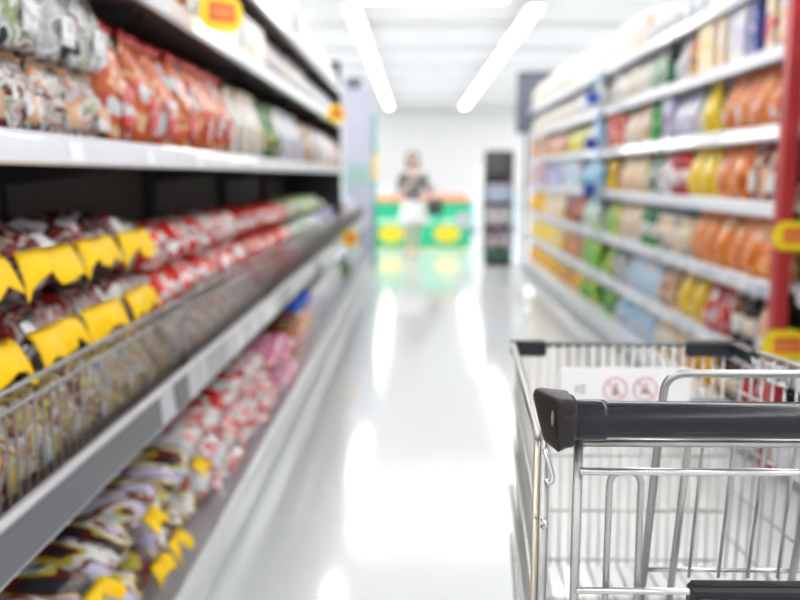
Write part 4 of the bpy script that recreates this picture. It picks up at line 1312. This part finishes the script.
for s in (-1, 1):
    a, bb = side_x(s, 0.905), side_x(s, RIMF_Y)
    side = wire('basket_side', [(a, 0.91, 0.968), (bb, RIMF_Y, RIMF_Z)], 0.0058, ZINC)
    for z0, z1 in ((0.875, 0.852), (0.765, 0.757), (0.655, 0.662), (0.545, 0.566)):
        wire('side_wire', [(a, 0.91, z0), (bb, RIMF_Y - 0.02, z1)], 0.0032, ZINC, side, n=6)
    for i in range(1, 17):
        y = 0.925 + (RIMF_Y - 0.94) * i / 17
        t = (y - 0.905) / (RIMF_Y - 0.905)
        x = side_x(s, y) - s * 0.0045
        wire('side_wire', [(x, y, 0.968 + (RIMF_Z - 0.968) * t), (x - s * 0.012, y, 0.46 + 0.04 * t)], 0.0022, ZINC, side, n=5)
front = wire('basket_front', [(RXL, RIMF_Y, RIMF_Z), (RXR, RIMF_Y, RIMF_Z)], 0.0052, flat('rim_dark', (0.10, 0.11, 0.115), 0.35))
for z in (0.83, 0.72, 0.61, 0.51):
    wire('front_wire', [(RXL + 0.006, RIMF_Y - 0.012, z), (RXR - 0.006, RIMF_Y - 0.012, z)], 0.0028, ZINC, front, n=6)
nf = 22
fm = MB().tube([(0, RIMF_Y - 0.004, RIMF_Z), (0, RIMF_Y - 0.02, 0.50)], 0.0022, 5).mesh('front_wire', flat('wire_pale', (0.70, 0.67, 0.60), 0.35, metal=0.7), True)
for i in range(1, nf):
    C(put('front_wire', fm, None, (RXL + (RXR - RXL) * i / nf, 0, 0)), front)
# plastic corners of the rim
for s, x, bl in ((-1, RXL, 0.062), (1, RXR, 0.09)):
    C(MB().bevel_box(min(x - s * bl, x + s * 0.004), max(x - s * bl, x + s * 0.004), RIMF_Y - 0.012, RIMF_Y + 0.014, RIMF_Z - 0.021, RIMF_Z + 0.008, 0.004).build('rim_corner', BLACK_PLASTIC, None))
C(MB().bevel_box(RXR - 0.008, RXR + 0.012, 1.50, 1.585, RIMF_Z - 0.018, RIMF_Z + 0.010, 0.004).build('rim_corner', BLACK_PLASTIC, None))
fl = wire('basket_floor', [(XL + 0.005, 0.915, 0.46), (XR - 0.005, 0.915, 0.46)], 0.004, ZINC)
for i in range(1, 14):
    t = i / 14
    wire('floor_wire', [(XL + (XR - XL) * t, 0.915, 0.462), (RXL + 0.012 + (RXR - RXL - 0.024) * t, RIMF_Y - 0.02, 0.50)], 0.0024, ZINC, fl, n=5)
for i in range(1, 6):
    t = i / 6
    y = 0.915 + (RIMF_Y - 0.935) * t
    wire('floor_wire', [(side_x(-1, y) + 0.014, y, 0.457 + 0.04 * t), (side_x(1, y) - 0.014, y, 0.457 + 0.04 * t)], 0.0028, ZINC, fl, n=5)

# notice board hanging inside the front of the basket
SY = RIMF_Y - 0.034
board = C(MB().prism(round_rect(0.272, 0.512, 0.79, 0.896, 0.006), SY, SY + 0.003, 'y').build('notice_board', flat('notice_white', (0.80, 0.79, 0.80), 0.4)))
PROH = flat('notice_red', (0.62, 0.22, 0.27), 0.4)
PICT = flat('notice_grey', (0.30, 0.26, 0.28), 0.4)
for j, cx in enumerate((0.373, 0.429)):
    cz, r = 0.856, 0.0215
    ring = [(cx + r * math.cos(2 * PI * k / 28), SY - 0.0012, cz + r * math.sin(2 * PI * k / 28)) for k in range(28)]
    C(MB().tube(ring, 0.0013, 6, closed=True).build('ban_ring', PROH, None, True), board)
    q = r * 0.707
    C(MB().tube([(cx - q, SY - 0.0016, cz + q), (cx + q, SY - 0.0016, cz - q)], 0.0014, 6).build('ban_bar', PROH, None), board)
    # small figure inside the ring
    C(MB().prism(disc_pts(cx + 0.001, cz + 0.008, 0.0032, 0.0032, 10), SY - 0.0012, SY - 0.0001, 'y').build('figure_head', PICT, None), board)
    body_ = [(-0.006, -0.012), (0.005, -0.012), (0.006, 0.001), (0.003, 0.004), (-0.003, 0.004)] if j == 0 else [(-0.010, -0.008), (0.009, -0.010), (0.009, -0.002), (0.001, 0.003), (-0.004, 0.002)]
    C(MB().prism([(cx + a, cz + c) for a, c in body_], SY - 0.0012, SY - 0.0001, 'y').build('figure_body', PICT, None), board)
for (xa, xb, za, zb) in ((0.300, 0.304, 0.849, 0.863), (0.307, 0.318, 0.858, 0.863), (0.307, 0.318, 0.849, 0.854)):
    C(MB().box(xa, xb, SY - 0.001, SY - 0.0001, za, zb).build('small_mark', flat('mark_grey', (0.35, 0.36, 0.40), 0.4), None), board)
# printed card hanging on the other side of the basket
cx0, cx1 = side_x(1, 1.50) - 0.012, side_x(1, 1.37) - 0.012
card = C(MB().add([(cx0, 1.50, 0.900), (cx1, 1.37, 0.906), (cx1, 1.37, 0.94), (cx0, 1.50, 0.932), (cx0 + .002, 1.50, 0.900), (cx1 + .002, 1.37, 0.906), (cx1 + .002, 1.37, 0.94), (cx0 + .002, 1.50, 0.932)],
                  [(0, 1, 2, 3), (7, 6, 5, 4), (0, 4, 5, 1), (1, 5, 6, 2), (2, 6, 7, 3), (3, 7, 4, 0)]).build('side_card', film([(0.75, 0.76, 0.78), (0.10, 0.11, 0.12), (0.7, 0.7, 0.72)], 60, 0.4, 0.02)))

# chassis and wheels (below the frame's edge in the photograph)
for s, xa, xb in ((-1, XL - 0.012, RXL + 0.02), (1, XR + 0.012, RXR - 0.02)):
    wire('chassis_tube', [(xa, 0.905, 0.43), (xa, 0.96, 0.17), (xb, 1.52, 0.15)], 0.011, ZINC, rad=0.06)
    wire('brace', [(xb, 1.45, 0.155), (xb, 1.50, 0.495)], 0.008, ZINC)
    for (wx, wy) in ((xa + s * -0.004, 0.985), (xb, 1.50)):
        fork = C(MB().bevel_box(wx - 0.019, wx + 0.019, wy - 0.02, wy + 0.02, 0.118, 0.146, 0.003).build('caster', ZINC, None))
        for q in (-1, 1):
            C(MB().prism([(wy - 0.016, 0.12), (wy + 0.016, 0.12), (wy + 0.03, 0.05), (wy + 0.012, 0.05)], wx + q * 0.017 - 0.0015, wx + q * 0.017 + 0.0015, 'x').build('fork_plate', ZINC, None), fork)
        rim = [(wy + 0.02 + 0.0605 * math.cos(2 * PI * k / 24), 0.061 + 0.0605 * math.sin(2 * PI * k / 24)) for k in range(24)]
        C(MB().prism(rim, wx - 0.0125, wx + 0.0125, 'x').build('wheel', flat('rubber', (0.06, 0.06, 0.065), 0.7), None), fork)
        hub = [(wy + 0.02 + 0.028 * math.cos(2 * PI * k / 16), 0.061 + 0.028 * math.sin(2 * PI * k / 16)) for k in range(16)]
        C(MB().prism(hub, wx - 0.0135, wx + 0.0135, 'x').build('hub', RAIL_WHITE, None), fork)
wire('cross_tube', [(XL - 0.01, 0.97, 0.17), (XR + 0.01, 0.97, 0.17)], 0.009, ZINC)
tag(cart, 'empty silver wire shopping cart with black handle on the aisle floor', 'shopping cart')
